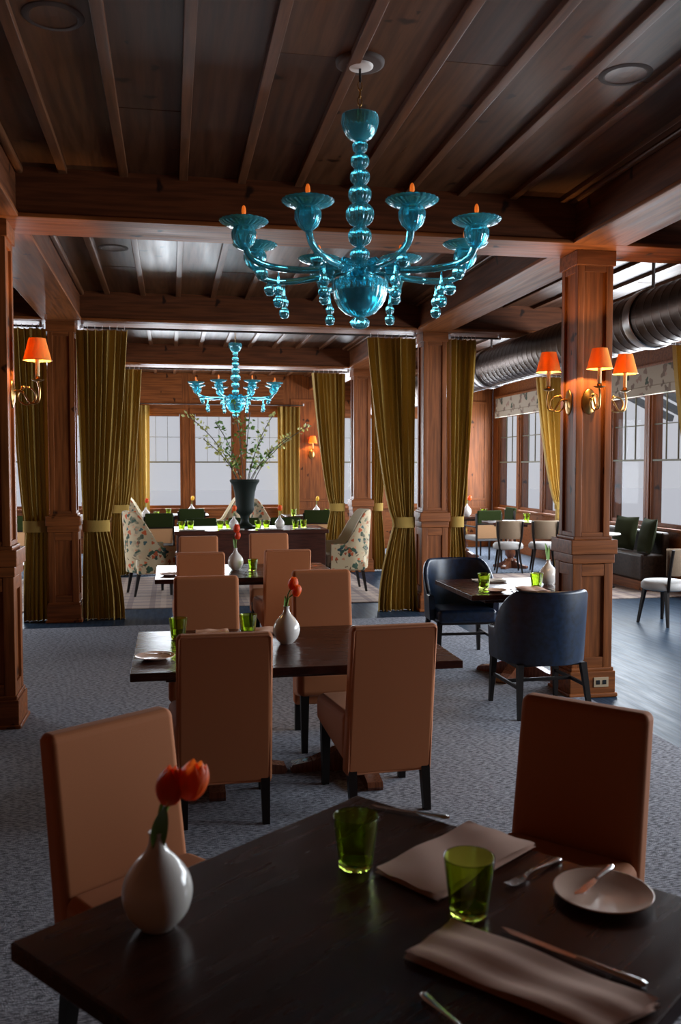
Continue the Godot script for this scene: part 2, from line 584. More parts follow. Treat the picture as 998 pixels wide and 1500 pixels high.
func build_shell() -> void:
	var f := structure("floor")
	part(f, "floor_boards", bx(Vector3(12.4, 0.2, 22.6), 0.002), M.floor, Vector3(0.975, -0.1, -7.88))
	# ceiling boards and battens, bay by bay
	var c := structure("ceiling", Vector3.ZERO, 0.0, "dark board ceiling with battens between the beams")
	part(c, "light_block_slab", bx(Vector3(12.4, 0.1, 22.6), 0.002), M.ceiling_z, Vector3(0.975, 3.79, -7.88))  # unseen slab added over the boards to keep outside light out
	var rng := RandomNumberGenerator.new()
	rng.seed = 4
	var bays := [[-18.95, -15.06], [-14.58, -10.87], [-10.39, -6.68], [-6.20, -2.49], [-2.01, 1.70], [2.18, 3.2]]
	var tones := ["ceiling_z", "ceiling_b_z", "ceiling_c_z"]
	for b in bays:
		var ln: float = b[1] - b[0]
		for k in range(-11, 20):
			var x := -0.67 + 0.385 * k
			if x < -4.95 or x > 6.95:
				continue
			var cut := rng.randf_range(0.25, 0.75) * ln if rng.randf() < 0.45 else 0.0
			var segs := [[0.0, ln]] if cut == 0.0 else [[0.0, cut - 0.004], [cut + 0.004, ln]]
			for s in segs:
				var l: float = s[1] - s[0]
				part(c, "ceiling_board", bx(Vector3(0.374, 0.03, snappedf(l, 0.01)), 0.003), M[tones[rng.randi() % 3]], Vector3(x - 0.1925, 3.695 + rng.randf_range(-0.002, 0.002), b[0] + (s[0] + s[1]) * 0.5))
			if not (absf(x - LX) < 0.16 or absf(x - RX) < 0.16):
				part(c, "batten", bx(Vector3(0.056, 0.042, snappedf(ln, 0.01)), 0.005), M.batten_z, Vector3(x, 3.668, (b[0] + b[1]) * 0.5))
	for z in ROWS:
		var o := structure("crossbeam", Vector3(0.975, 0, z + 0.04), 0.0, "heavy dark timber beam crossing the room")
		part(o, "beam_body", bx(Vector3(11.9, 0.36, 0.44), 0.008), M.beam_x, Vector3(0, 3.56, 0))
		part(o, "soffit_board", bx(Vector3(11.9, 0.03, 0.47), 0.008), M.pine_x, Vector3(0, 3.375, 0))
	for x in [-1.16, 3.085]:
		for b in bays:
			var ln: float = b[1] - b[0] + 0.02
			var o := structure("long_beam", Vector3(x, 0, (b[0] + b[1]) * 0.5), 0.0, "timber beam running lengthwise above the pillars")
			part(o, "beam_body", bx(Vector3(0.39, 0.35, ln), 0.006), M.beam_z, Vector3(0, 3.565, 0))
			part(o, "soffit_board", bx(Vector3(0.42, 0.03, ln), 0.006), M.pine_z, Vector3(0, 3.378, 0))
			for s in [-1.0, 1.0]:
				part(o, "crown_strip", bx(Vector3(0.05, 0.05, ln), 0.02, 2), M.batten_z, Vector3(s * 0.22, 3.66, 0))
	# walls and windows
	var e := WIN_ENERGY
	wall("wall_far", Vector3(-5, 0, -18.95), 0.0, 11.95, [[0.9, 0.83, 0.9, 2.84], [1.95, 0.83, 0.9, 2.84], [3.0, 0.83, 0.9, 2.84], [4.825, 0.83, 0.9, 2.84], [5.875, 0.83, 0.9, 2.84], [6.925, 0.83, 0.9, 2.84], [8.9, 0.83, 0.9, 2.84], [9.95, 0.83, 0.9, 2.84]], e)
	var ro := []
	for cz in [-18.05, -16.85, -15.65, -14.17, -12.97, -11.77, -9.77, -8.57, -7.37, -5.6, -4.4, -3.2]:
		ro.append([cz + 18.95, 1.06, 0.88, 2.86])
	wall("wall_right", Vector3(6.95, 0, -18.95), -PI / 2, 22.15, ro, e)
	var lo := []
	for cz in [-11.6, -12.8, -14.0]:
		lo.append([3.2 - cz, 0.93, 0.88, 2.86])
	wall("wall_left", Vector3(-5, 0, 3.2), PI / 2, 22.15, lo, e)
	wall("wall_back", Vector3(6.95, 0, 3.2), PI, 11.95, [], e)
	pillar(RX, -6.51, "pine pillar with three brass sconces and a power outlet")
	pillar(LX, -6.42, "pine pillar with a single brass sconce beside the grey carpet")
	pillar(RX, -10.68, "pine pillar between two olive curtains behind the navy chairs")
	pillar(LX, -10.68, "dark pine pillar between two olive curtains at the carpet end")
	pillar(RX, -14.88, "pine pillar behind the floral wing chair")
	pillar(LX, -14.88, "pine pillar behind olive curtains near the far windows")
	for z in [-2.28, 1.91]:
		pillar(RX, z, "pine pillar beside the camera end of the room")
		pillar(LX, z, "pine pillar beside the camera end of the room")
	# outside
	var g := structure("ground")
	part(g, "pale_ground", bx(Vector3(160, 0.1, 160), 0.002), M.earth, Vector3(0, -0.35, 0))
	# floor coverings
	solid("carpet", "large heathered blue grey carpet under the terracotta chairs", "carpet", bx(Vector3(7.9, 0.014, 12.9), 0.006), M.carpet, Vector3(-0.865, 0.007, -3.65))
	solid("plaid_rug", "beige plaid rug under the tall burgundy table", "rug", bx(Vector3(6.4, 0.014, 3.2), 0.006), M.plaid, Vector3(-0.3, 0.007, -12.95))
	solid("plaid_rug", "beige plaid rug under the brown leather banquette", "rug", bx(Vector3(3.1, 0.014, 2.9), 0.006), M.plaid, Vector3(5.39, 0.007, -12.5))
	solid("blue_rug", "pale blue rug under the green armchair by the window wall", "rug", bx(Vector3(3.3, 0.014, 4.6), 0.006), M.blue_rug, Vector3(5.25, 0.007, -16.4))
	solid("blue_rug", "pale blue rug before the far windows", "rug", bx(Vector3(7.4, 0.014, 3.9), 0.006), M.blue_rug, Vector3(-1.2, 0.007, -16.8))

func build_fixtures() -> void:
	# power outlet on the pillar plinth
	var o := thing("power_outlet", "double power outlet plate on the pillar base", "outlet", Vector3(3.20, 0.118, -6.322))
	part(o, "plate", bx(Vector3(0.12, 0.075, 0.008), 0.003), M.socket)
	for s in [-1.0, 1.0]:
		part(o, "socket", bx(Vector3(0.032, 0.034, 0.006), 0.003), M.black, Vector3(s * 0.026, 0, 0.004))
	# ceiling loudspeakers
	for q in [[-0.478, -4.14, "round flush ceiling speaker near the dark corner beam"], [2.22, -4.22, "round flush ceiling speaker on the brown boards beside the teal chandelier"], [-0.478, -8.32, "round ceiling speaker on the shiny boards behind the crossbeam"]]:
		var s := thing("ceiling_speaker", q[2], "speaker", Vector3(q[0], 3.68, q[1]), 0.0, "ceiling speakers")
		part(s, "rim", lat([Vector2(0.10, -0.006), Vector2(0.128, -0.004), Vector2(0.132, 0.0)], 36), M.speaker)
		part(s, "grille", lat([Vector2(0.0, -0.001), Vector2(0.10, -0.004), Vector2(0.105, -0.006)], 36), M.ceiling_z)
	# spiral duct along the window aisle
	var d := thing("spiral_duct", "brown metal spiral air duct hanging along the window aisle", "duct", Vector3(4.3, 3.09, 0))
	var rows := []
	var b := MB.new()
	var prof := []
	var z0 := -18.9
	var k := 0
	while z0 < 3.1:
		prof.append([z0, 0.255])
		prof.append([z0 + 0.11, 0.255])
		prof.append([z0 + 0.12, 0.259])
		prof.append([z0 + 0.128, 0.259])
		z0 += 0.138
		k += 1
	for p in prof:
		var r := PackedVector3Array()
		for j in 36:
			var an := TAU * j / 36
			r.append(Vector3(cos(an) * p[1], sin(an) * p[1], p[0]))
		rows.append(r)
	b.grid(rows, true, false)
	part(d, "pipe", b.mesh(), M.duct)
	for z in [-7.6, -11.8, -16.0]:
		part(d, "coupling", lat([Vector2(0.266, -0.06), Vector2(0.275, -0.055), Vector2(0.275, 0.055), Vector2(0.266, 0.06)], 36), M.steel, Vector3(0, 0, z), Vector3(PI / 2, 0, 0))
		part(d, "hanger_strap", bx(Vector3(0.02, 0.4, 0.03)), M.rod, Vector3(0, 0.42, z))
	# pergola rafters outside the window wall
	for i in 6:
		var z := -16.2 + i * 0.62
		solid("pergola_rafter", "dark sloping pergola rafter outside the window wall", "rafter", bx(Vector3(2.6, 0.12, 0.10)), M.rafter, Vector3(8.6, 3.15, z), Vector3(0, 0.25, -0.35), "pergola rafters outside the windows")

# ------------------------------------------------------------------ curtains
func curtain(label: String, z: float, top: Array, tie: Array, foot: Array, ytop := 3.30, folds := 9, sd := 1, rings := true, tie_y := 1.08) -> void:
	var xc: float = (top[0] + top[1]) * 0.5
	var o := thing("curtain", label, "curtain", Vector3(xc, 0, z), 0.0, "olive tied curtains")
	var rng := RandomNumberGenerator.new()
	rng.seed = sd
	var ph := []
	for k in 4:
		ph.append(rng.randf() * TAU)
	var rows := []
	var nr := 44
	var nc := folds * 10 + 1
	for i in nr + 1:
		var y := lerpf(0.001 if z > -11.0 else 0.016, ytop, float(i) / nr)
		var l: float
		var r: float
		var amp: float
		if y > tie_y:
			var q := (y - tie_y) / (ytop - tie_y)
			var e := pow(q, 0.62)
			l = lerpf(tie[0], top[0], e)
			r = lerpf(tie[1], top[1], e)
			amp = lerpf(0.040, 0.072, q)
		else:
			var q := 1.0 - y / tie_y
			var e := sin(q * PI * 0.5)
			l = lerpf(tie[0], foot[0], e)
			r = lerpf(tie[1], foot[1], e)
			amp = lerpf(0.040, 0.080, q)
		var row := PackedVector3Array()
		for j in nc:
			var u := float(j) / (nc - 1)
			var uu := u + 0.018 * sin(u * 17.0 + ph[0]) + 0.012 * sin(u * 31.0 + ph[1] + y * 0.7)
			var wv := sin(uu * TAU * folds + ph[2])
			wv = signf(wv) * pow(absf(wv), 0.75)
			var zz := amp * wv * (0.8 + 0.35 * sin(u * 9.0 + ph[3] + y)) + 0.015 * sin(u * TAU * 2.3 + y * 1.4)
			row.append(Vector3(lerpf(l, r, u) - xc + 0.012 * cos(uu * TAU * folds + ph[2]), y, zz))
		rows.append(row)
	var b := MB.new()
	b.grid(rows)
	part(o, "fabric", b.mesh(), M.curtain)
	# gathered band
	var tr := []
	for yy in [-0.065, -0.06, -0.02, 0.02, 0.06, 0.065]:
		var r := PackedVector3Array()
		for j in 28:
			var an := TAU * j / 28
			var w: float = (tie[1] - tie[0]) * 0.5 + 0.022
			r.append(Vector3((tie[0] + tie[1]) * 0.5 - xc + cos(an) * w, tie_y + yy, sin(an) * 0.095))
		tr.append(r)
	var tb := MB.new()
	tb.grid(tr, true, true)
	var band := tb.mesh()
	part(o, "tieback", band, M.tieback)
	if rings:
		for j in 7:
			var x := lerpf(top[0], top[1], (j + 0.5) / 7.0) - xc
			part(o, "ring", tub(ring_path(Vector3(x, ytop + 0.022, 0), 0.02, Vector3.UP, Vector3.BACK, 12), 0.004, 5), M.hook)

func rod(label: String, x0: float, x1: float, y: float, z: float) -> void:
	var o := thing("curtain_rod", label, "curtain rod", Vector3((x0 + x1) * 0.5, y, z))
	var h := (x1 - x0) * 0.5
	part(o, "pole", tub([Vector3(-h, 0, 0), Vector3(h, 0, 0)], 0.012, 8), M.rod)
	for s in [-1.0, 1.0]:
		part(o, "bracket", bx(Vector3(0.03, 0.05, 0.05), 0.008, 2), M.hook, Vector3(s * (h - 0.015), 0.012, 0))

func build_curtains() -> void:
	rod("dark curtain rod over the opening beside the navy chairs", -0.98, 2.93, 3.322, -10.66)
	rod("dark curtain rod in the window aisle beside the leather banquette", 4.6, 6.9, 3.322, -10.66)
	rod("short dark curtain rod between pillar and duct by the navy chairs", 3.32, 4.0, 3.322, -10.66)
	rod("dark curtain rod across the dim aisle behind the single sconce", -4.9, -1.4, 3.322, -10.66)
	rod("dark curtain rod behind the glass chandelier over the tall table", -0.98, 2.93, 3.322, -14.85)
	rod("dark curtain rod in the window aisle behind the spotted chairs", 4.6, 6.9, 3.322, -14.85)
	rod("short dark curtain rod between pillar and duct behind the wing chair", 3.32, 4.0, 3.322, -14.85)
	curtain("olive tied curtain on the open side of the dark pillar", -10.66, [-1.03, -0.46], [-0.97, -0.71], [-1.0, -0.52], 3.30, 8, 3)
	curtain("dim olive curtain hiding the aisle beyond the single sconce", -10.66, [-1.76, -1.36], [-1.62, -1.36], [-1.66, -1.36], 3.30, 6, 4)
	curtain("wide olive tied curtain hanging behind the navy chairs", -10.66, [2.32, 2.93], [2.66, 2.90], [2.46, 2.94], 3.30, 9, 5)
	curtain("narrow olive tied curtain on the aisle side of its pillar", -10.66, [3.33, 3.70], [3.36, 3.52], [3.33, 3.62], 3.30, 6, 6)
	curtain("olive curtain drawn back to the wall beside the banquette", -10.66, [6.30, 6.86], [6.72, 6.90], [6.62, 6.90], 3.30, 8, 7)
	curtain("olive tied curtain beyond the tall table near its cream wing chair", -14.85, [-0.96, -0.44], [-0.92, -0.68], [-0.96, -0.62], 3.30, 8, 8)
	curtain("olive tied curtain behind the wing chair with orange flowers", -14.85, [2.30, 2.86], [2.62, 2.84], [2.46, 2.90], 3.30, 8, 9)
	curtain("slim olive tied curtain past the pillar behind the wing chair", -14.85, [3.33, 3.62], [3.33, 3.49], [3.33, 3.56], 3.30, 5, 10)
	curtain("olive curtain swept to the wall between the two window groups", -14.85, [6.22, 6.80], [6.62, 6.82], [6.60, 6.84], 3.30, 8, 11)
	# straight panels against the far wall
	for q in [[-0.86, -0.42, "straight olive panel at the far window edge near the dark tulip", 12], [2.20, 2.66, "straight olive panel between the far window and the wall sconce", 13], [5.98, 6.32, "straight olive panel in the far corner of the window aisle", 14]]:
		curtain(q[2], -18.78, [q[0], q[1]], [q[0] + 0.02, q[1] - 0.02], [q[0], q[1]], 3.0, 5, q[3], false, 0.35)
	rod("dark curtain rod over the far windows", -0.95, 2.75, 3.03, -18.78)
	# roman blinds over the window wall
	for q in [[-16.85, 3.3, "pale leafy roman blind at the far end of the window wall"], [-12.97, 3.4, "pale leafy roman blind above the banquette windows"]]:
		var o := thing("roman_blind", q[2], "blind", Vector3(6.86, 0, q[0]), -PI / 2, "leafy roman blinds")
		part(o, "headrail", bx(Vector3(q[1], 0.04, 0.05)), M.pine_x, Vector3(0, 3.22, 0))
		for k in 2:
			part(o, "fold", bx(Vector3(q[1], 0.30 if k == 0 else 0.13, 0.03 + 0.02 * k), 0.014, 2), M.blind, Vector3(0, 3.06 if k == 0 else 2.86, 0.012 * k))

# ------------------------------------------------------------------ lamps
func omni(parent: Node3D, at: Vector3, energy: float, c: Color, size := 0.02) -> void:
	var l := OmniLight3D.new()
	l.name = "lamp_light"
	parent.add_child(l, true)
	l.position = at
	l.light_energy = energy
	l.light_color = c
	l.light_size = size
	l.omni_range = 12.0
	l.omni_attenuation = 2.0
	l.shadow_enabled = true

func blown(prof: Array, th: float, seg: int, ribs: int, amp: float) -> ArrayMesh:
	# blown glass: ribbed outer wall, smooth inner wall th inside it
	var inner := []
	for k in prof.size():
		var a: Vector2 = prof[maxi(k - 1, 0)]
		var b: Vector2 = prof[mini(k + 1, prof.size() - 1)]
		var d := (b - a).normalized()
		var q: Vector2 = prof[k] - Vector2(d.y, -d.x) * th
		inner.push_front(Vector2(maxf(q.x, 0.0005), q.y))
	var m := MB.new()
	m.lathe(prof, seg, ribs, amp)
	m.lathe(inner, seg, 0, 0.0)
	for e in 2:
		var o: Vector2 = prof[0] if e == 0 else prof[prof.size() - 1]
		var i: Vector2 = inner[inner.size() - 1] if e == 0 else inner[0]
		m.lathe([i, o] if e == 0 else [o, i], seg)
	return m.mesh()

var flame_mesh: ArrayMesh

func chandelier(label: String, at: Vector3) -> Node3D:
	# local y = 0 at the ceiling boards
	var o := thing("chandelier", label, "chandelier", at, 0.0, "teal glass chandeliers")
	var Y := func(h: float) -> float: return h - 3.68
	part(o, "ceiling_medallion", lat([Vector2(0.0, -0.022), Vector2(0.10, -0.022), Vector2(0.115, -0.016), Vector2(0.118, 0.0)], 40), M.speaker)
	part(o, "canopy", lat([Vector2(0.0, -0.036), Vector2(0.05, -0.034), Vector2(0.062, -0.028), Vector2(0.064, -0.02)], 32), M.white_paint)
	part(o, "hook", tub([Vector3(0, -0.03, 0), Vector3(0, -0.10, 0)], 0.006, 8), M.black)
	for k in 5:
		var ax := Vector3.RIGHT if k % 2 == 0 else Vector3.BACK
		var path := []
		for j in 15:
			var an := TAU * j / 14
			path.append(Vector3(0, -0.115 - k * 0.036 + sin(an) * 0.022, 0) + ax * cos(an) * 0.010)
		part(o, "chain_link", tub(path, 0.0032, 5), M.brass)
	# top cup
	part(o, "top_cup", blown([Vector2(0.014, Y.call(3.305)), Vector2(0.035, Y.call(3.310)), Vector2(0.055, Y.call(3.322)), Vector2(0.070, Y.call(3.340)), Vector2(0.083, Y.call(3.368)), Vector2(0.089, Y.call(3.40)), Vector2(0.086, Y.call(3.425))], 0.004, 96, 24, 0.022), M.aqua)
	# stem of glass balls
	var balls := [[3.280, 0.036], [3.212, 0.043], [3.138, 0.046], [3.055, 0.054], [2.960, 0.066], [2.857, 0.055], [2.766, 0.047], [2.690, 0.042]]
	for q in balls:
		var pr := []
		for k in 13:
			var an := -PI / 2 + PI * k / 12.0
			pr.append(Vector2(maxf(cos(an) * q[1], 0.0135), Y.call(q[0] + sin(an) * q[1] * 0.92)))
		part(o, "stem_ball", lat(pr, 96, 16, 0.06), M.aqua)
	part(o, "stem_tube", tub([Vector3(0, Y.call(3.31), 0), Vector3(0, Y.call(2.60), 0)], 0.012, 10), M.aqua)
	# hub bowl
	part(o, "hub_bowl", blown([Vector2(0.016, Y.call(2.472)), Vector2(0.045, Y.call(2.478)), Vector2(0.075, Y.call(2.494)), Vector2(0.105, Y.call(2.525)), Vector2(0.124, Y.call(2.562)), Vector2(0.134, Y.call(2.600)), Vector2(0.136, Y.call(2.628)), Vector2(0.131, Y.call(2.642))], 0.005, 112, 28, 0.018), M.aqua)
	part(o, "hub_core", lat([Vector2(0.0, Y.call(2.50)), Vector2(0.06, Y.call(2.51)), Vector2(0.085, Y.call(2.55)), Vector2(0.09, Y.call(2.60)), Vector2(0.0, Y.call(2.612))], 32), M.steel)
	var fin := []
	for k in 11:
		var an := -PI / 2 + PI * k / 10.0
		fin.append(Vector2(cos(an) * 0.045, Y.call(2.445 + sin(an) * 0.03)))
	part(o, "finial", lat(fin, 84, 14, 0.06), M.aqua)
	# arms
	var R := 0.575
	var arm_path := bez([Vector3(0.02, Y.call(2.665), 0), Vector3(0.07, Y.call(2.70), 0), Vector3(0.16, Y.call(2.685), 0), Vector3(0.34, Y.call(2.672), 0), Vector3(0.47, Y.call(2.682), 0), Vector3(0.545, Y.call(2.715), 0), Vector3(R, Y.call(2.775), 0)], 5)
	var arm := tub(arm_path, 0.0165, 10)
	var cup := blown([Vector2(0.014, Y.call(2.745)), Vector2(0.022, Y.call(2.752)), Vector2(0.042, Y.call(2.770)), Vector2(0.055, Y.call(2.800)), Vector2(0.056, Y.call(2.822)), Vector2(0.046, Y.call(2.842)), Vector2(0.04, Y.call(2.852))], 0.004, 84, 14, 0.055)
	var saucer := lat([Vector2(0.03, Y.call(2.844)), Vector2(0.065, Y.call(2.848)), Vector2(0.095, Y.call(2.860)), Vector2(0.11, Y.call(2.872)), Vector2(0.111, Y.call(2.876)), Vector2(0.092, Y.call(2.867)), Vector2(0.05, Y.call(2.858)), Vector2(0.02, Y.call(2.860))], 96, 24, 0.03)
	var sleeve := lat([Vector2(0.013, Y.call(2.855)), Vector2(0.013, Y.call(2.895)), Vector2(0.009, Y.call(2.898))], 12)
	flame_mesh = lat([Vector2(0.005, 0.0), Vector2(0.008, 0.008), Vector2(0.0105, 0.02), Vector2(0.0095, 0.034), Vector2(0.006, 0.045), Vector2(0.0, 0.050)], 12)
	var knuckle := lat([Vector2(0.016, -0.035), Vector2(0.034, -0.022), Vector2(0.036, 0.0), Vector2(0.034, 0.022), Vector2(0.016, 0.035)], 40, 10, 0.07)
	var drop := lat([Vector2(0.0, -0.175), Vector2(0.018, -0.168), Vector2(0.026, -0.150), Vector2(0.022, -0.130), Vector2(0.011, -0.120), Vector2(0.020, -0.108), Vector2(0.022, -0.092), Vector2(0.014, -0.072), Vector2(0.006, -0.05), Vector2(0.003, -0.01)], 40, 8, 0.06)
	var ball := lat([Vector2(0.0, -0.062), Vector2(0.016, -0.058), Vector2(0.028, -0.040), Vector2(0.026, -0.018), Vector2(0.014, -0.004), Vector2(0.010, 0.01)], 40, 10, 0.06)
	var view := atan2(at.x, -at.z)
	for k in 8:
		var an := -view + PI / 2 + PI / 8 + k * PI / 4
		var a := part(o, "arm", arm, M.aqua, Vector3.ZERO, Vector3(0, an, 0))
		part(a, "candle_cup", cup, M.aqua, Vector3(R, 0, 0))
		part(a, "saucer", saucer, M.aqua, Vector3(R, 0, 0))
		part(a, "candle_sleeve", sleeve, M.ivory, Vector3(R, 0, 0))
		part(a, "knuckle", knuckle, M.aqua, Vector3(0.17, Y.call(2.685), 0), Vector3(0, 0, PI / 2))
		part(a, "end_ball", ball, M.aqua, Vector3(0.49, Y.call(2.672), 0))
		part(a, "drop", drop, M.aqua, Vector3(0.41, Y.call(2.665), 0))
		part(a, "candle_bulb", flame_mesh, M.flame_bulb, Vector3(R, Y.call(2.896), 0))
		omni(a, Vector3(R, Y.call(2.918), 0), 0.012, Color(1.0, 0.55, 0.22), 0.008)
	return o

func sconce(label: String, at: Vector3, turn: float, energy: float) -> void:
	# at: middle of the back plate on the wall; local +z points away from the wall
	var o := thing("wall_sconce", label, "sconce", at, turn, "brass candle sconces")
	var pl := lat([Vector2(0.0, 0.0), Vector2(0.055, 0.0), Vector2(0.058, 0.006), Vector2(0.052, 0.013), Vector2(0.04, 0.014), Vector2(0.036, 0.02), Vector2(0.0, 0.026)], 28)
	var p := part(o, "back_plate", pl, M.brass, Vector3.ZERO, Vector3(PI / 2, 0, 0))
	p.scale = Vector3(1.0, 1.0, 1.7)
	var D := 0.17
	part(o, "arm", tub(bez([Vector3(0, 0.02, 0.015), Vector3(0, 0.015, 0.07), Vector3(0, -0.055, 0.12), Vector3(0, -0.05, D), Vector3(0, 0.03, D + 0.012), Vector3(0, 0.085, D)], 6), 0.0075, 8), M.brass)
	part(o, "scroll_ring", tub(ring_path(Vector3(0, -0.012, 0.10), 0.058, Vector3.UP, Vector3.BACK, 22), 0.006, 7), M.brass)
	part(o, "scroll_knob", lat([Vector2(0.0, -0.014), Vector2(0.012, -0.008), Vector2(0.014, 0.0), Vector2(0.012, 0.008), Vector2(0.0, 0.014)], 14), M.brass, Vector3(0, 0.045, 0.075))
	part(o, "drip_pan", lat([Vector2(0.0, 0.085), Vector2(0.018, 0.086), Vector2(0.04, 0.096), Vector2(0.042, 0.10), Vector2(0.016, 0.094), Vector2(0.018, 0.12), Vector2(0.0, 0.125)], 22), M.brass, Vector3(0, 0, D))
	part(o, "candle_sleeve", lat([Vector2(0.0145, 0.12), Vector2(0.0145, 0.235), Vector2(0.008, 0.238)], 14), M.ivory, Vector3(0, 0, D))
	var b := MB.new()
	b.lathe([Vector2(0.094, 0.225), Vector2(0.094, 0.225), Vector2(0.055, 0.375), Vector2(0.055, 0.375), Vector2(0.0525, 0.375), Vector2(0.0525, 0.375), Vector2(0.0915, 0.225)], 36)
	part(o, "lamp_shade", b.mesh(), M.shade, Vector3(0, 0, D))
	part(o, "shade_trim", tub(ring_path(Vector3(0, 0.227, D), 0.0945, Vector3.RIGHT, Vector3.BACK, 32), 0.0025, 5), M.brass)
	part(o, "bulb", lat([Vector2(0.006, 0.238), Vector2(0.014, 0.255), Vector2(0.017, 0.275), Vector2(0.011, 0.30), Vector2(0.0, 0.318)], 14), M.bulb, Vector3(0, 0, D))
	omni(o, Vector3(0, 0.277, D), energy, Color(1.0, 0.80, 0.52), 0.012)

func build_lamps() -> void:
	chandelier("large teal glass chandelier hanging over the nearest row of tables", Vector3(0.905, 3.68, -4.32))
	chandelier("teal glass chandelier hanging above the tall table with the urn", Vector3(0.89, 3.70, -12.6))
	var e := SCONCE_ENERGY
	sconce("brass sconce on the pillar face above the power outlet", Vector3(RX - 0.045, 2.24, -6.51 + 0.143), 0.0, e)
	sconce("brass sconce on the pillar side facing the teal chandelier", Vector3(RX - 0.143, 2.24, -6.49), -PI / 2, e)
	sconce("brass sconce on the pillar side facing the window wall", Vector3(RX + 0.143, 2.24, -6.49), PI / 2, e)
	sconce("lone brass sconce on the dark pillar by the grey carpet", Vector3(LX + 0.143, 2.24, -6.42), PI / 2, e)
	sconce("small brass sconce on the far wooden wall beside the curtain", Vector3(2.93, 2.02, -18.93), 0.0, e)

# ------------------------------------------------------------------ furniture
func leg_mesh(top: Vector3, foot: Vector3, a: float, b: float) -> ArrayMesh:
	var key := "leg%s%s%.3f%.3f" % [top, foot, a, b]
	if cache.has(key):
		return cache[key]
	var m := MB.new()
	var c := [Vector2(-1, -1), Vector2(1, -1), Vector2(1, 1), Vector2(-1, 1)]
	var p := []
	for q in c:
		p.append(top + Vector3(q.x * a, 0, q.y * a))
	for q in c:
		p.append(foot + Vector3(q.x * b, 0, q.y * b))
	for k in 4:
		var j := (k + 1) % 4
		m.quad(p[k + 4], p[k], p[j], p[j + 4])
	m.quad(p[4], p[5], p[6], p[7])
	m.quad(p[3], p[2], p[1], p[0])
	cache[key] = m.mesh()
	return cache[key]

func parsons(label: String, at: Vector3, turn: float, H := 0.96, w := 0.45, cloth := "terracotta", group := "terracotta dining chairs") -> void:
	# rear feet at z = 0, the sitter looks along -z
	var o := thing("dining_chair", label, "chair", at, turn, group)
	var key := "pc%.2f%.2f" % [H, w]
	if not cache.has(key):
		var s := MB.new()
		s.rbox(Vector3(w, 0.145, 0.47), 0.035, 3)
		for k in s.v.size():
			var f := clampf((0.235 - s.v[k].z) / 0.47, 0.0, 1.0)
			s.v[k].x *= 1.0 + 0.16 * f
			if s.v[k].y < 0.0:
				s.v[k].y -= 0.11 * (1.0 - f)
			if s.v[k].y > 0.0:
				s.v[k].y += 0.012 * (1.0 - pow(absf(s.v[k].x) / (w * 0.55), 2.0))
		var b := MB.new()
		var bh := H - 0.19
		b.rbox(Vector3(w, bh, 0.088), 0.026, 3)
		for k in b.v.size():
			var f := (b.v[k].y / bh) + 0.5
			b.v[k].z = b.v[k].z * (1.0 - 0.18 * f) + 0.035 * f * f + 0.075 * f
			b.v[k].x *= 1.0 - 0.02 * f
		var pipe := []
		for sd in [1.0]:
			var c := []
			var hw := w * 0.5 - 0.012
			var hh := bh * 0.5 - 0.012
			for q in [Vector2(-hw, -hh), Vector2(-hw, 0), Vector2(-hw, hh - 0.01), Vector2(-hw + 0.01, hh), Vector2(0, hh), Vector2(hw - 0.01, hh), Vector2(hw, hh - 0.01), Vector2(hw, 0), Vector2(hw, -hh), Vector2(0, -hh), Vector2(-hw, -hh)]:
				var f: float = q.y / bh + 0.5
				c.append(Vector3(q.x * (1.0 - 0.02 * f), q.y, 0.041 * (1.0 - 0.18 * f) + 0.035 * f * f + 0.075 * f))
			pipe.append(tub(c, 0.0045, 6))
		cache[key] = [s.mesh(), b.mesh(), pipe[0]]
	var ms: Array = cache[key]
	part(o, "seat", ms[0], M[cloth], Vector3(0, 0.425, -0.335))
	var bk := part(o, "backrest", ms[1], M[cloth], Vector3(0, 0.19 + (H - 0.19) * 0.5, -0.105))
	part(bk, "piping", ms[2], M.piping)
	for sx in [-1.0, 1.0]:
		part(o, "leg", leg_mesh(Vector3(0, 0.37, 0), Vector3(0, 0, 0.07), 0.026, 0.018), M.leg, Vector3(sx * (w * 0.5 - 0.035), 0, -0.11))
		part(o, "leg", leg_mesh(Vector3(0, 0.37, 0), Vector3.ZERO, 0.026, 0.018), M.leg, Vector3(sx * (w * 0.56 - 0.035), 0, -0.525))

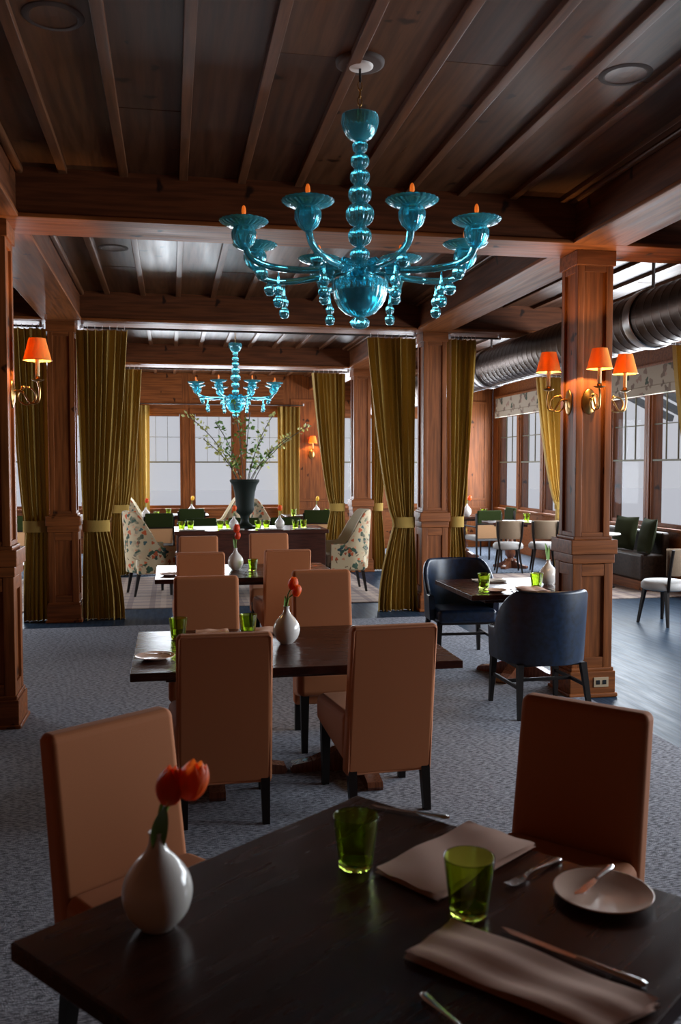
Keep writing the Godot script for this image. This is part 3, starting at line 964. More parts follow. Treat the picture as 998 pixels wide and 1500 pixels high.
func shell(a: float, depth: float, th: float, y0: float, hs: Callable, lean: float, inner: bool) -> ArrayMesh:
	# curved back with arms: open towards -z, rearmost point at z = 0
	var rows := []
	var zc := -a * 0.92
	var n := 40
	for i in n + 1:
		var s := lerpf(-1.0, 1.0, float(i) / n)
		var q := absf(s)
		var c: Vector3
		var nr: Vector3
		if q > 0.58:
			var f := (q - 0.58) / 0.42
			c = Vector3(signf(s) * a, 0, lerpf(zc, -depth, f))
			nr = Vector3(signf(s), 0, 0)
		else:
			var an := q / 0.58 * PI / 2
			c = Vector3(signf(s) * sin(an) * a, 0, zc + cos(an) * a * 0.92)
			nr = Vector3(signf(s) * sin(an), 0, cos(an)).normalized()
		var h: float = hs.call(q)
		var row := PackedVector3Array()
		var pts: Array
		if inner:
			pts = [[h, th * 0.5], [h - 0.004, th * 0.72], [h - 0.02, th * 0.98], [lerpf(y0, h, 0.6), th], [lerpf(y0, h, 0.3), th], [y0, th]]
		else:
			pts = [[y0, 0.0], [lerpf(y0, h, 0.3), 0.0], [lerpf(y0, h, 0.6), 0.0], [h - 0.02, 0.0], [h - 0.004, th * 0.25], [h, th * 0.5]]
		for p in pts:
			var out: float = lean * (p[0] - y0)
			row.append(c + nr * (out - p[1]) + Vector3(0, p[0], 0))
		rows.append(row)
	var b := MB.new()
	b.grid(rows)
	# close the arm ends
	for sg in [-1.0, 1.0]:
		var h: float = hs.call(1.0)
		var x0: float = sg * (a + 0.0)
		if inner:
			b.quad(Vector3(x0, y0, -depth), Vector3(x0 - sg * th, y0, -depth), Vector3(x0 - sg * th + sg * lean * (h - y0), h - 0.01, -depth), Vector3(x0 + sg * lean * (h - y0), h - 0.01, -depth))
	return b.mesh()

func barrel_chair(label: String, at: Vector3, turn: float) -> void:
	var o := thing("barrel_chair", label, "chair", at, turn, "navy leather barrel chairs")
	if not cache.has("barrel"):
		var hs := func(q: float) -> float: return lerpf(0.885, 0.60, smoothstep(0.30, 0.78, q))
		cache["barrel"] = [shell(0.315, 0.46, 0.05, 0.37, hs, 0.05, false), shell(0.315, 0.46, 0.05, 0.37, hs, 0.05, true)]
	part(o, "back_shell", cache.barrel[0], M.navy)
	part(o, "inner_upholstery", cache.barrel[1], M.navy)
	var s := MB.new()
	s.rbox(Vector3(0.53, 0.12, 0.42), 0.035, 3)
	part(o, "seat", s.mesh(), M.navy, Vector3(0, 0.415, -0.385))
	part(o, "seat_rail", bx(Vector3(0.50, 0.03, 0.44)), M.leg, Vector3(0, 0.355, -0.35))
	for sx in [-1.0, 1.0]:
		part(o, "leg", leg_mesh(Vector3(0, 0.37, 0), Vector3(sx * 0.03, 0, 0.07), 0.022, 0.014), M.leg, Vector3(sx * 0.235, 0, -0.09))
		part(o, "leg", leg_mesh(Vector3(0, 0.37, 0), Vector3(sx * 0.015, 0, -0.02), 0.022, 0.014), M.leg, Vector3(sx * 0.245, 0, -0.54))
		part(o, "stretcher", bx(Vector3(0.02, 0.025, 0.50)), M.leg, Vector3(sx * 0.25, 0.21, -0.30))
	part(o, "stretcher", bx(Vector3(0.50, 0.025, 0.02)), M.leg, Vector3(0, 0.21, -0.30))

func wing_chair(label: String, at: Vector3, turn: float, group := "floral wing chairs") -> void:
	var o := thing("wing_chair", label, "chair", at, turn, group)
	if not cache.has("wing"):
		var hs := func(q: float) -> float: return lerpf(1.14, 0.68, smoothstep(0.26, 0.74, q))
		cache["wing"] = [shell(0.33, 0.58, 0.06, 0.32, hs, 0.06, false), shell(0.33, 0.58, 0.06, 0.32, hs, 0.06, true)]
	part(o, "outer_shell", cache.wing[0], M.floral)
	part(o, "inner_upholstery", cache.wing[1], M.cream)
	var s := MB.new()
	s.rbox(Vector3(0.53, 0.16, 0.55), 0.04, 3)
	part(o, "seat_cushion", s.mesh(), M.cream, Vector3(0, 0.44, -0.35))
	part(o, "seat_front", bx(Vector3(0.62, 0.12, 0.50), 0.02, 2), M.floral, Vector3(0, 0.36, -0.34))
	for sx in [-1.0, 1.0]:
		part(o, "leg", leg_mesh(Vector3(0, 0.32, 0), Vector3(0, 0, 0.06), 0.024, 0.014), M.leg, Vector3(sx * 0.23, 0, -0.12))
		part(o, "leg", leg_mesh(Vector3(0, 0.32, 0), Vector3.ZERO, 0.024, 0.015), M.leg, Vector3(sx * 0.25, 0, -0.55))

func spot_chair(label: String, at: Vector3, turn: float) -> void:
	var o := thing("side_chair", label, "chair", at, turn, "spotted chairs in the window aisle")
	var rows := []
	for i in 13:
		var an := lerpf(-0.85, 0.85, i / 12.0)
		var r := PackedVector3Array()
		for p in [[0.56, 0.0], [0.60, 0.012], [0.72, 0.02], [0.84, 0.016], [0.865, 0.0], [0.84, -0.03], [0.72, -0.034], [0.58, -0.03], [0.56, 0.0]]:
			var rad: float = 0.27 + p[1] + 0.05 * (p[0] - 0.56)
			r.append(Vector3(sin(an) * rad, p[0], -0.27 + cos(an) * rad))
		rows.append(r)
	var b := MB.new()
	b.grid(rows)
	part(o, "backrest", b.mesh(), M.spot_cloth)
	var s := MB.new()
	s.lathe([Vector2(0.0, 0.38), Vector2(0.22, 0.38), Vector2(0.25, 0.40), Vector2(0.25, 0.45), Vector2(0.22, 0.485), Vector2(0.0, 0.495)], 28)
	part(o, "seat", s.mesh(), M.seat_white, Vector3(0, 0, -0.28))
	for sx in [-1.0, 1.0]:
		part(o, "back_post", tub(bez([Vector3(sx * 0.15, 0.38, -0.10), Vector3(sx * 0.19, 0.60, -0.05), Vector3(sx * 0.20, 0.85, 0.0)], 5), 0.018, 7), M.leg)
		part(o, "leg", leg_mesh(Vector3(0, 0.40, 0), Vector3(sx * 0.06, 0, 0.07), 0.02, 0.012), M.leg, Vector3(sx * 0.15, 0, -0.12))
		part(o, "leg", leg_mesh(Vector3(0, 0.40, 0), Vector3(sx * 0.05, 0, -0.05), 0.02, 0.012), M.leg, Vector3(sx * 0.15, 0, -0.42))

func green_chair(label: String, at: Vector3, turn: float, group := "green backed chairs") -> void:
	var o := thing("armchair", label, "chair", at, turn, group)
	part(o, "back_pad", bx(Vector3(0.47, 0.25, 0.06), 0.025, 2), M.green_cloth, Vector3(0, 0.83, 0.01), Vector3(0.12, 0, 0))
	part(o, "lower_back", bx(Vector3(0.46, 0.26, 0.045), 0.015, 2), M.tan_cloth, Vector3(0, 0.57, -0.02), Vector3(0.08, 0, 0))
	part(o, "back_bar", bx(Vector3(0.50, 0.025, 0.05)), M.leg, Vector3(0, 0.705, 0.0))
	part(o, "seat", bx(Vector3(0.50, 0.09, 0.48), 0.03, 2), M.seat_white, Vector3(0, 0.44, -0.27))
	for sx in [-1.0, 1.0]:
		part(o, "leg", leg_mesh(Vector3(0, 0.90, 0.02), Vector3(0, 0, 0.04), 0.015, 0.013), M.leg, Vector3(sx * 0.245, 0, -0.02))
		part(o, "leg", leg_mesh(Vector3(0, 0.65, 0), Vector3.ZERO, 0.014, 0.012), M.leg, Vector3(sx * 0.25, 0, -0.50))
		part(o, "armrest", bx(Vector3(0.04, 0.025, 0.52), 0.008), M.leg, Vector3(sx * 0.25, 0.655, -0.26))

func pedestal(o: Node3D, at: Vector3, h: float, turn: float, reach: float) -> void:
	part(o, "column", lat([Vector2(0.05, 0.10), Vector2(0.085, 0.11), Vector2(0.09, 0.14), Vector2(0.06, 0.16), Vector2(0.055, 0.18), Vector2(0.075, 0.20), Vector2(0.092, 0.27), Vector2(0.088, 0.36), Vector2(0.062, 0.45), Vector2(0.045, 0.52), Vector2(0.042, 0.60), Vector2(0.058, 0.63), Vector2(0.06, h - 0.03), Vector2(0.11, h - 0.015), Vector2(0.11, h)], 24), M.pedestal, at)
	for k in 4:
		var an := turn + k * PI / 2
		var b := MB.new()
		b.prism(PackedVector2Array([Vector2(0.03, 0.0), Vector2(reach, 0.0), Vector2(reach + 0.012, 0.02), Vector2(reach, 0.045), Vector2(reach * 0.7, 0.065), Vector2(reach * 0.35, 0.12), Vector2(0.08, 0.16), Vector2(0.03, 0.16)]), 0.085)
		part(o, "foot", b.mesh(), M.pedestal, at, Vector3(0, an, 0))

func table(label: String, at: Vector3, turn: float, w: float, d: float, peds: Array, h := 0.74, top := "table", reach := 0.36, group := "") -> void:
	var o := thing("dining_table", label, "table", at, turn, group)
	part(o, "tabletop", bx(Vector3(w, 0.042, d), 0.005, 2), M[top], Vector3(0, h - 0.021, 0))
	part(o, "apron", bx(Vector3(w - 0.34, 0.05, d - 0.34)), M.dark_x, Vector3(0, h - 0.065, 0))
	for p in peds:
		pedestal(o, Vector3(p[0], 0, p[1]), h - 0.085, PI / 4 if peds.size() == 1 else 0.0, reach if peds.size() == 1 else 0.40)

# ------------------------------------------------------------------ tableware
func smoothed(p: Array, k := 4) -> Array:
	var q := []
	for v in p:
		q.append(Vector3(v.x, v.y, 0))
	return bez(q, k).map(func(v): return Vector2(maxf(v.x, 0.0), v.y))

func vase_body() -> ArrayMesh:
	if not cache.has("vase"):
		cache["vase"] = lat(smoothed([Vector2(0.0, 0.002), Vector2(0.032, 0.0), Vector2(0.04, 0.004), Vector2(0.066, 0.035), Vector2(0.077, 0.075), Vector2(0.070, 0.112), Vector2(0.048, 0.145), Vector2(0.027, 0.168), Vector2(0.018, 0.188), Vector2(0.0165, 0.204), Vector2(0.019, 0.212), Vector2(0.015, 0.212), Vector2(0.012, 0.20), Vector2(0.012, 0.17)]), 48)
	return cache.vase

func vase(label: String, at: Vector3, sc := 1.0) -> void:
	var o := thing("bud_vase", label, "vase", at, 0.0, "white bud vases")
	var b := part(o, "body", vase_body(), M.ceramic)
	b.scale = Vector3.ONE * sc

func tulip(label: String, root: Vector3, head: Vector3, col: String, sc := 1.0, open := 0.0) -> void:
	var o := thing("tulip", label, "flower", root, 0.0, "tulips in bud vases")
	var hp := head - root
	part(o, "stem", tub(bez([Vector3(0, -0.06, 0), Vector3(hp.x * 0.15, hp.y * 0.4, hp.z * 0.15), Vector3(hp.x * 0.6, hp.y * 0.75, hp.z * 0.6), hp], 5), 0.0042 * sc, 7), M.stem)
	var up := (hp.normalized() + Vector3.UP).normalized()
	for lay in 2:
		for k in 3:
			var b := MB.new()
			var base := TAU * k / 3.0 + lay * PI / 3.0
			var rows := []
			for i in 9:
				var u := i / 8.0
				var r := (0.006 + 0.021 * pow(sin(PI * (0.10 + 0.84 * u)), 0.75) - 0.002 * lay + open * u * 0.012) * sc
				var hw := 1.2 * pow(maxf(sin(PI * (0.10 + 0.88 * u)), 0.0), 0.45)
				var row := PackedVector3Array()
				for j in 7:
					var w := lerpf(-1.0, 1.0, j / 6.0)
					var an := base + w * hw
					row.append(Vector3(cos(an) * r, (u * 0.068 - 0.006 * w * w * u) * sc, sin(an) * r))
				rows.append(row)
			b.grid(rows, false)
			var p := part(o, "petal", b.mesh(), M[col], hp - up * 0.034 * sc)
			p.basis = Basis(Quaternion(Vector3.UP, up))

func leaf_blade(label: String, root: Vector3, tip: Vector3, w := 0.018) -> void:
	var o := thing("tulip_leaf", label, "leaf", root, 0.0, "tulip leaves in bud vases")
	var hp := tip - root
	var side := hp.cross(Vector3(0.3, 0.1, 1.0)).normalized()
	var rows := []
	for i in 11:
		var u := i / 10.0
		var c := Vector3(hp.x * u * u, -0.04 + (hp.y + 0.04) * u, hp.z * u * u)
		var q := w * pow(maxf(sin(PI * (0.12 + 0.88 * u)), 0.0), 0.8)
		rows.append(PackedVector3Array([c - side * q, c + Vector3(0, 0, -0.004), c + side * q]))
	var b := MB.new()
	b.grid(rows)
	part(o, "blade", b.mesh(), M.leaf)

func tumbler(label: String, at: Vector3, sc := 1.0, far := false) -> void:
	if not cache.has("tumbler"):
		cache["tumbler"] = lat([Vector2(0.0, 0.0), Vector2(0.038, 0.0), Vector2(0.041, 0.004), Vector2(0.055, 0.122), Vector2(0.0545, 0.124), Vector2(0.052, 0.122), Vector2(0.039, 0.018), Vector2(0.034, 0.013), Vector2(0.0, 0.012)], 36)
	var o := solid("tumbler", label, "glass", cache.tumbler, M.green_glass, at, Vector3.ZERO, "green glass tumblers")
	o.scale = Vector3.ONE * sc

func plate(label: String, at: Vector3, r := 0.1) -> void:
	var k := r / 0.1
	var o := thing("side_plate", label, "plate", at, 0.0, "side plates")
	part(o, "dish", lat([Vector2(0.0, 0.0), Vector2(0.055 * k, 0.0), Vector2(0.06 * k, 0.003), Vector2(0.098 * k, 0.015), Vector2(0.10 * k, 0.018), Vector2(0.097 * k, 0.019), Vector2(0.066 * k, 0.008), Vector2(0.0, 0.006)], 48), M.plate)

func knife(label: String, at: Vector3, turn: float, ln := 0.22, tilt := 0.0) -> void:
	# the handle starts at at, the blade points along local +x
	var o := thing("knife", label, "knife", at, turn, "table knives")
	o.rotation.z = tilt
	part(o, "handle", tub([Vector3(0, 0.006, 0), Vector3(0.012, 0.006, 0), Vector3(ln * 0.22, 0.006, 0), Vector3(ln * 0.42, 0.006, 0), Vector3(ln * 0.45, 0.006, 0)], [0.006, 0.0105, 0.0085, 0.006, 0.005], 12, 0.6), M.silver)
	var b := MB.new()
	b.prism(PackedVector2Array([Vector2(ln * 0.44, -0.006), Vector2(ln * 0.6, -0.010), Vector2(ln * 0.9, -0.010), Vector2(ln, 0.003), Vector2(ln * 0.96, 0.008), Vector2(ln * 0.44, 0.006)]), 0.002)
	part(o, "blade", b.mesh(), M.silver, Vector3(0, 0.005, 0), Vector3(PI / 2, 0, 0))

func fork(label: String, at: Vector3, turn: float, ln := 0.2) -> void:
	var o := thing("fork", label, "fork", at, turn, "table forks")
	part(o, "handle", tub(bez([Vector3(0, 0.006, 0), Vector3(ln * 0.2, 0.007, 0), Vector3(ln * 0.5, 0.012, 0), Vector3(ln * 0.68, 0.008, 0)], 5), [0.006, 0.009, 0.0095, 0.009, 0.008, 0.007, 0.006, 0.005, 0.0045, 0.004, 0.004, 0.004, 0.004, 0.0045, 0.005, 0.006], 8, 0.5), M.silver)
	var rows := []
	for i in 7:
		var u := i / 6.0
		var hw := 0.006 + 0.007 * sin(PI * 0.5 * u)
		rows.append(PackedVector3Array([Vector3(ln * (0.66 + 0.12 * u), 0.009 - 0.004 * u, -hw), Vector3(ln * (0.66 + 0.12 * u), 0.006 - 0.004 * u, 0), Vector3(ln * (0.66 + 0.12 * u), 0.009 - 0.004 * u, hw)]))
	var b := MB.new()
	b.grid(rows)
	part(o, "bowl", b.mesh(), M.silver)
	for k in 4:
		var z := lerpf(-0.011, 0.011, k / 3.0)
		part(o, "tine", tub([Vector3(ln * 0.77, 0.005, z), Vector3(ln * 0.9, 0.004, z), Vector3(ln, 0.009, z * 0.95)], [0.0022, 0.002, 0.0012], 6), M.silver)

func napkin(label: String, p: Array, y: float, material := "napkin", layers := 3, th := 0.006) -> void:
	# p: four floor-plan corners in turn, folded in layers with a soft bulge
	var c := Vector2.ZERO
	for q in p:
		c += q * 0.25
	var o := thing("napkin", label, "napkin", Vector3(c.x, y, c.y), 0.0, "folded napkins")
	for l in layers:
		var b := MB.new()
		var ins := 0.004 * l
		var top := []
		var bot := []
		for i in 17:
			var u := lerpf(ins, 1.0 - ins, i / 16.0)
			var rt := PackedVector3Array()
			var rb := PackedVector3Array()
			for j in 11:
				var v := lerpf(ins, 1.0 - ins, j / 10.0)
				var q: Vector2 = (p[0] as Vector2).lerp(p[1], v).lerp((p[3] as Vector2).lerp(p[2], v), u) - c
				var edge := minf(minf(i, 16 - i) / 2.0, minf(j, 10 - j) / 1.5)
				var rise := 0.0015 * sin(u * 11.0 + l * 1.7 + v * 3.0) + 0.001 * sin(v * 13.0 + l)
				var yb := l * th
				var e := sqrt(clampf(edge, 0.0, 1.0))
				rt.append(Vector3(q.x, yb + th * 0.5 + th * 0.48 * e + rise * l, q.y))
				rb.append(Vector3(q.x, maxf(yb + th * 0.5 - th * 0.48 * e + rise * l, 0.0005), q.y))
			top.append(rt)
			bot.append(rb)
		b.grid(top, false, true)
		b.grid(bot, false)
		part(o, "fold", b.mesh(), M[material])

func setting_dishes(tag: String, cx: float, cz: float, y: float) -> void:
	napkin("folded pale napkin " + tag, [Vector2(cx - 0.16, cz - 0.10), Vector2(cx - 0.16, cz + 0.10), Vector2(cx + 0.16, cz + 0.10), Vector2(cx + 0.16, cz - 0.10)], y, "napkin_white", 2)

func build_near() -> void:
	var y := 0.741
	# square table turned on the diagonal
	table("square dark table set at an angle with napkins and green tumblers", Vector3(0.461, 0.014, -1.88), 0.666, 1.15, 1.15, [[0, 0]], 0.726)
	parsons("terracotta chair beside the white tulip vase at the angled table", Vector3(-0.195, 0.014, -2.865), -2.498, 0.95, 0.455)
	parsons("terracotta chair beyond the side plate at the angled table", Vector3(1.355, 0.014, -2.785), 2.30, 0.95, 0.45)
	vase("white vase with two red tulips on the angled table", Vector3(-0.037, y, -1.985))
	tulip("dark red tulip leaning over the terracotta chair", Vector3(-0.034, 0.95, -1.983), Vector3(-0.006, 1.058, -1.975), "tulip_red", 1.2)
	tulip("bright orange red tulip tilting outwards from the angled table vase", Vector3(-0.030, 0.95, -1.982), Vector3(0.042, 1.068, -1.97), "tulip_orange", 1.2, 0.3)
	leaf_blade("green tulip leaf rising from the angled table vase", Vector3(-0.034, 0.95, -1.97), Vector3(-0.018, 1.03, -1.93), 0.019)
	tumbler("green tumbler beside the far napkin on the angled table", Vector3(0.452, y, -2.20), 1.06)
	tumbler("green tumbler between the two napkins on the angled table", Vector3(0.655, y, -1.915), 1.06)
	plate("peach side plate with a butter knife across it on the angled table", Vector3(0.99, y, -1.93), 0.115)
	knife("butter knife resting across the peach side plate", Vector3(1.062, y + 0.020, -2.028), -2.45, 0.20, 0.0)
	napkin("folded peach napkin beyond the tumblers on the angled table", [Vector2(0.49, -2.15), Vector2(0.60, -1.975), Vector2(0.945, -2.22), Vector2(0.815, -2.385)], y)
	napkin("long folded peach napkin beside the dinner knife on the angled table", [Vector2(0.60, -1.875), Vector2(0.46, -1.755), Vector2(0.735, -1.44), Vector2(0.89, -1.50)], y)
	knife("silver knife lying behind the far tumbler", Vector3(0.775, y, -2.445), 2.55, 0.24)
	fork("silver fork between the peach napkin and the side plate", Vector3(0.972, y, -2.132), -2.58, 0.22)
	knife("long silver dinner knife beside the long napkin", Vector3(0.898, y, -1.568), 2.22, 0.33)
	fork("silver fork at the edge of the long napkin", Vector3(0.463, y, -1.622), -1.27, 0.22)
	# long table under the chandelier
	table("long dark table under the large chandelier with one tulip vase", Vector3(0.645, 0.014, -5.065), 0.0, 1.70, 1.15, [[-0.42, 0], [0.42, 0]], 0.726)
	parsons("terracotta chair with its back to the angled table, beside the plate end", Vector3(0.245, 0.014, -4.29), 0.0, 0.95, 0.465)
	parsons("terracotta chair with its back to the angled table, at the bare end", Vector3(1.075, 0.014, -4.31), 0.07, 0.96, 0.455)
	parsons("terracotta chair facing the angled table across glasses and napkin", Vector3(0.22, 0.014, -5.90), PI, 1.03, 0.425)
	parsons("terracotta chair facing the angled table behind the tulip vase", Vector3(0.975, 0.014, -5.90), PI, 1.055, 0.40)
	vase("white vase with orange tulips on the table under the chandelier", Vector3(0.645, y, -5.12))
	tulip("orange tulip standing higher in the vase under the chandelier", Vector3(0.645, 0.95, -5.12), Vector3(0.685, 1.085, -5.12), "tulip_orange", 1.1)
	tulip("orange tulip hanging lower in the vase under the chandelier", Vector3(0.645, 0.95, -5.12), Vector3(0.703, 1.045, -5.10), "tulip_orange", 1.0)
	leaf_blade("green tulip leaf in the vase under the chandelier", Vector3(0.642, 0.95, -5.12), Vector3(0.635, 1.02, -5.10), 0.012)
	plate("peach side plate at the bare corner of the long table", Vector3(-0.09, y, -4.83), 0.105)
	knife("small knife across the plate on the long table", Vector3(-0.01, y + 0.02, -4.80), 2.7, 0.16)
	tumbler("green tumbler near the plate end of the long table", Vector3(0.035, y, -5.36), 1.0)
	tumbler("green tumbler in front of the facing terracotta chair", Vector3(0.45, y, -5.42), 1.0)
	napkin("peach napkin between the tumblers on the long table", [Vector2(0.14, -5.56), Vector2(0.14, -5.38), Vector2(0.34, -5.38), Vector2(0.34, -5.56)], y)
	napkin("peach napkin beside the white vase on the long table", [Vector2(0.50, -5.58), Vector2(0.50, -5.40), Vector2(0.72, -5.40), Vector2(0.72, -5.58)], y)
	# the next long table
	table("long dark table in the middle of the row before the tall table", Vector3(0.70, 0.014, -8.83), 0.0, 1.70, 1.17, [[-0.42, 0], [0.42, 0]], 0.726)
	parsons("terracotta chair on the near side of the second long table by its plate", Vector3(0.255, 0.014, -8.10), 0.0, 0.98, 0.435)
	parsons("taller looking terracotta chair on the near side of the second long table", Vector3(1.035, 0.014, -8.12), 0.04, 0.99, 0.435)
	parsons("terracotta chair on the far side of the second long table by its plate", Vector3(0.285, 0.014, -9.74), PI, 1.0, 0.42)
	parsons("terracotta chair on the far side of the second long table below the urn", Vector3(1.035, 0.014, -9.74), PI, 1.02, 0.43)
	vase("white vase with one red tulip on the second long table", Vector3(0.62, y, -8.90))
	tulip("red tulip standing in the vase on the second long table", Vector3(0.62, 0.95, -8.90), Vector3(0.632, 1.15, -8.90), "tulip_red", 1.25)
	tulip("red tulip drooping from the vase on the second long table", Vector3(0.62, 0.95, -8.90), Vector3(0.64, 1.08, -8.88), "tulip_red", 1.1)
	leaf_blade("green leaf in the vase on the second long table", Vector3(0.62, 0.95, -8.90), Vector3(0.59, 1.08, -8.88), 0.014)
	tumbler("tumbler standing beside the vase on the second long table", Vector3(0.78, y, -8.80), 0.9, true)
	plate("side plate at the end of the second long table", Vector3(-0.02, y, -8.55), 0.1)
	# table for two beside the pillar
	table("small dark table with two navy chairs behind the pillar", Vector3(2.87, 0.007, -7.27), 0.0, 1.10, 1.02, [[-0.02, 0.18]], 0.733)
	barrel_chair("navy barrel chair with its back to the terracotta chairs", Vector3(2.60, 0.014, -5.78), 0.03)
	barrel_chair("navy barrel chair on the curtain side of the small table", Vector3(2.60, 0.014, -8.18), PI - 0.05)
	vase("vase with a green stem on the small table by the pillar", Vector3(3.19, y, -7.30))
	leaf_blade("thick green stem in the vase by the pillar", Vector3(3.19, 0.95, -7.30), Vector3(3.15, 1.10, -7.28), 0.02)
	leaf_blade("second green stem in the vase by the pillar", Vector3(3.19, 0.95, -7.30), Vector3(3.19, 1.08, -7.28), 0.014)
	tumbler("green tumbler near the free edge of the small table", Vector3(2.56, y, -7.16), 1.0)
	tumbler("green tumbler near the vase on the small table", Vector3(3.0, y, -7.10), 1.0)
	napkin("dark taupe napkin laid along the small table", [Vector2(2.80, -7.10), Vector2(2.80, -6.80), Vector2(3.0, -6.80), Vector2(3.0, -7.10)], y)
	napkin("folded pale napkin across the small table", [Vector2(2.62, -7.66), Vector2(2.62, -7.48), Vector2(2.90, -7.48), Vector2(2.90, -7.66)], y, "napkin_white")
	fork("silver fork beside the taupe napkin on the small table", Vector3(2.74, y, -6.82), 1.6, 0.2)
	knife("silver knife beside the taupe napkin on the small table", Vector3(3.08, y, -6.82), 1.6, 0.22)
	plate("side plate between the tumblers on the small table", Vector3(2.58, y, -6.93), 0.09)

func build_far() -> void:
	# tall shared table with the urn
	var o := thing("shared_table", "tall burgundy panelled table carrying the urn", "table", Vector3(1.075, 0.014, -12.6))
	part(o, "tabletop", bx(Vector3(2.07, 0.05, 1.0), 0.006, 2), M.console, Vector3(0, 0.861, 0))
	for s in [-1.0, 1.0]:
		part(o, "front_panel", bx(Vector3(1.98, 0.60, 0.03)), M.console, Vector3(0, 0.536, s * 0.46))
		part(o, "end_panel", bx(Vector3(0.03, 0.60, 0.90)), M.burgundy, Vector3(s * 0.985, 0.536, 0))
		for q in [-1.0, 1.0]:
			part(o, "leg", leg_mesh(Vector3(0, 0.84, 0), Vector3.ZERO, 0.035, 0.028), M.console, Vector3(s * 0.95, 0, q * 0.43))
	var ty := 0.901
	for k in 4:
		var x := 0.28 + k * 0.52
		var nm: String = ["at the plate end of the tall table", "beside the urn foot on the tall table", "past the urn on the tall table", "at the wing chair end of the tall table"][k]
		napkin("white napkin " + nm, [Vector2(x - 0.17, -12.32), Vector2(x - 0.17, -12.14), Vector2(x + 0.17, -12.14), Vector2(x + 0.17, -12.32)], ty, "napkin_white", 2)
		tumbler("green tumbler " + nm, Vector3(x - 0.14, ty, -12.46), 0.9, true)
		tumbler("green tumbler doubled up " + nm, Vector3(x - 0.02, ty, -12.52), 0.9, true)
	vase("white vase with an orange tulip before the urn", Vector3(0.84, ty, -12.38), 0.85)
	tulip("orange tulip in the vase before the urn", Vector3(0.84, 1.08, -12.38), Vector3(0.85, 1.19, -12.38), "tulip_orange", 1.2)
	vase("white vase with an orange tulip past the urn", Vector3(1.47, ty, -12.38), 0.85)
	tulip("orange tulip in the vase past the urn", Vector3(1.47, 1.08, -12.38), Vector3(1.475, 1.19, -12.38), "tulip_orange", 1.2)
	# urn and branches
	var u := thing("garden_urn", "dark metal urn full of budding branches on the tall table", "urn", Vector3(1.01, ty, -12.62))
	part(u, "body", lat([Vector2(0.0, 0.0), Vector2(0.125, 0.0), Vector2(0.125, 0.03), Vector2(0.125, 0.03), Vector2(0.105, 0.04), Vector2(0.06, 0.075), Vector2(0.052, 0.12), Vector2(0.068, 0.17), Vector2(0.075, 0.185), Vector2(0.11, 0.215), Vector2(0.128, 0.26), Vector2(0.125, 0.30), Vector2(0.128, 0.38), Vector2(0.142, 0.50), Vector2(0.165, 0.59), Vector2(0.20, 0.645), Vector2(0.205, 0.665), Vector2(0.195, 0.675), Vector2(0.16, 0.62), Vector2(0.13, 0.50), Vector2(0.0, 0.48)], 40, 20, 0.018), M.urn)
	part(u, "plinth", bx(Vector3(0.27, 0.03, 0.27)), M.urn, Vector3(0, 0.015, 0))
	var rng := RandomNumberGenerator.new()
	rng.seed = 12
	var tips := [[0.21, 2.46, "long"], [0.44, 2.13, "low"], [0.62, 2.36, "short"], [0.85, 2.62, "upright"], [1.08, 2.50, "central"], [1.26, 2.18, "bent"], [1.45, 2.50, "spreading"], [1.62, 2.16, "side"], [1.93, 2.33, "outermost"], [0.72, 2.02, "inner"], [1.38, 1.98, "dense"]]
	for tp in tips:
		var root := Vector3(1.01 + (tp[0] - 1.0) * 0.08, ty + 0.5, -12.62)
		var b := thing("budding_branch", "%s budding branch arching out of the dark urn" % tp[2], "branch", root, 0.0, "budding branches in the urn")
		var e := Vector3(tp[0], tp[1], -12.62 + rng.randf_range(-0.35, 0.35)) - root
		var path := bez([Vector3.ZERO, Vector3(e.x * 0.18, e.y * 0.35, e.z * 0.2), Vector3(e.x * 0.55, e.y * 0.72, e.z * 0.6), e], 8)
		part(b, "twig", tub(path, 0.006, 5), M.twig)
		var green := MB.new()
		for k in 48:
			var f := rng.randf_range(0.38, 1.0)
			var p: Vector3 = path[int(f * (path.size() - 1))]
			p += Vector3(rng.randf_range(-0.06, 0.06), rng.randf_range(-0.05, 0.06), rng.randf_range(-0.06, 0.06))
			var d := Vector3(rng.randf_range(-1, 1), rng.randf_range(-0.4, 1), rng.randf_range(-1, 1)).normalized()
			var s := d.cross(Vector3(rng.randf(), rng.randf(), rng.randf())).normalized()
			var ln := rng.randf_range(0.04, 0.085)
			var q := [p, p + d * ln * 0.5 + s * ln * 0.28, p + d * ln, p + d * ln * 0.5 - s * ln * 0.28]
			green.quad(q[0], q[1], q[2], q[3])
		var lv := part(b, "leaves", green.mesh(), M.leaf_yellow if tp[0] < 0.5 or tp[0] > 1.4 else M.leaf)
		lv.set_meta("kind", "stuff")
	# wing chairs at the ends of the tall table
	wing_chair("cream lined floral wing chair at the plate end of the tall table", Vector3(-0.60, 0.014, -12.55), -PI / 2 + 0.25)
	wing_chair("floral wing chair with orange flowers beside the burgundy table end", Vector3(2.74, 0.014, -12.55), PI / 2)
	for k in 3:
		green_chair(["dark green backed chair behind the vase before the urn", "dark green backed chair behind the urn", "dark green backed chair behind the vase past the urn"][k], Vector3(0.45 + k * 0.65, 0.014, -13.95), PI)
	# tables under the far windows
	var spots := [[-0.6, -16.9, "near the straight curtain"], [0.25, -18.1, "under the middle far window"], [2.62, -17.4, "below the wall sconce"]]
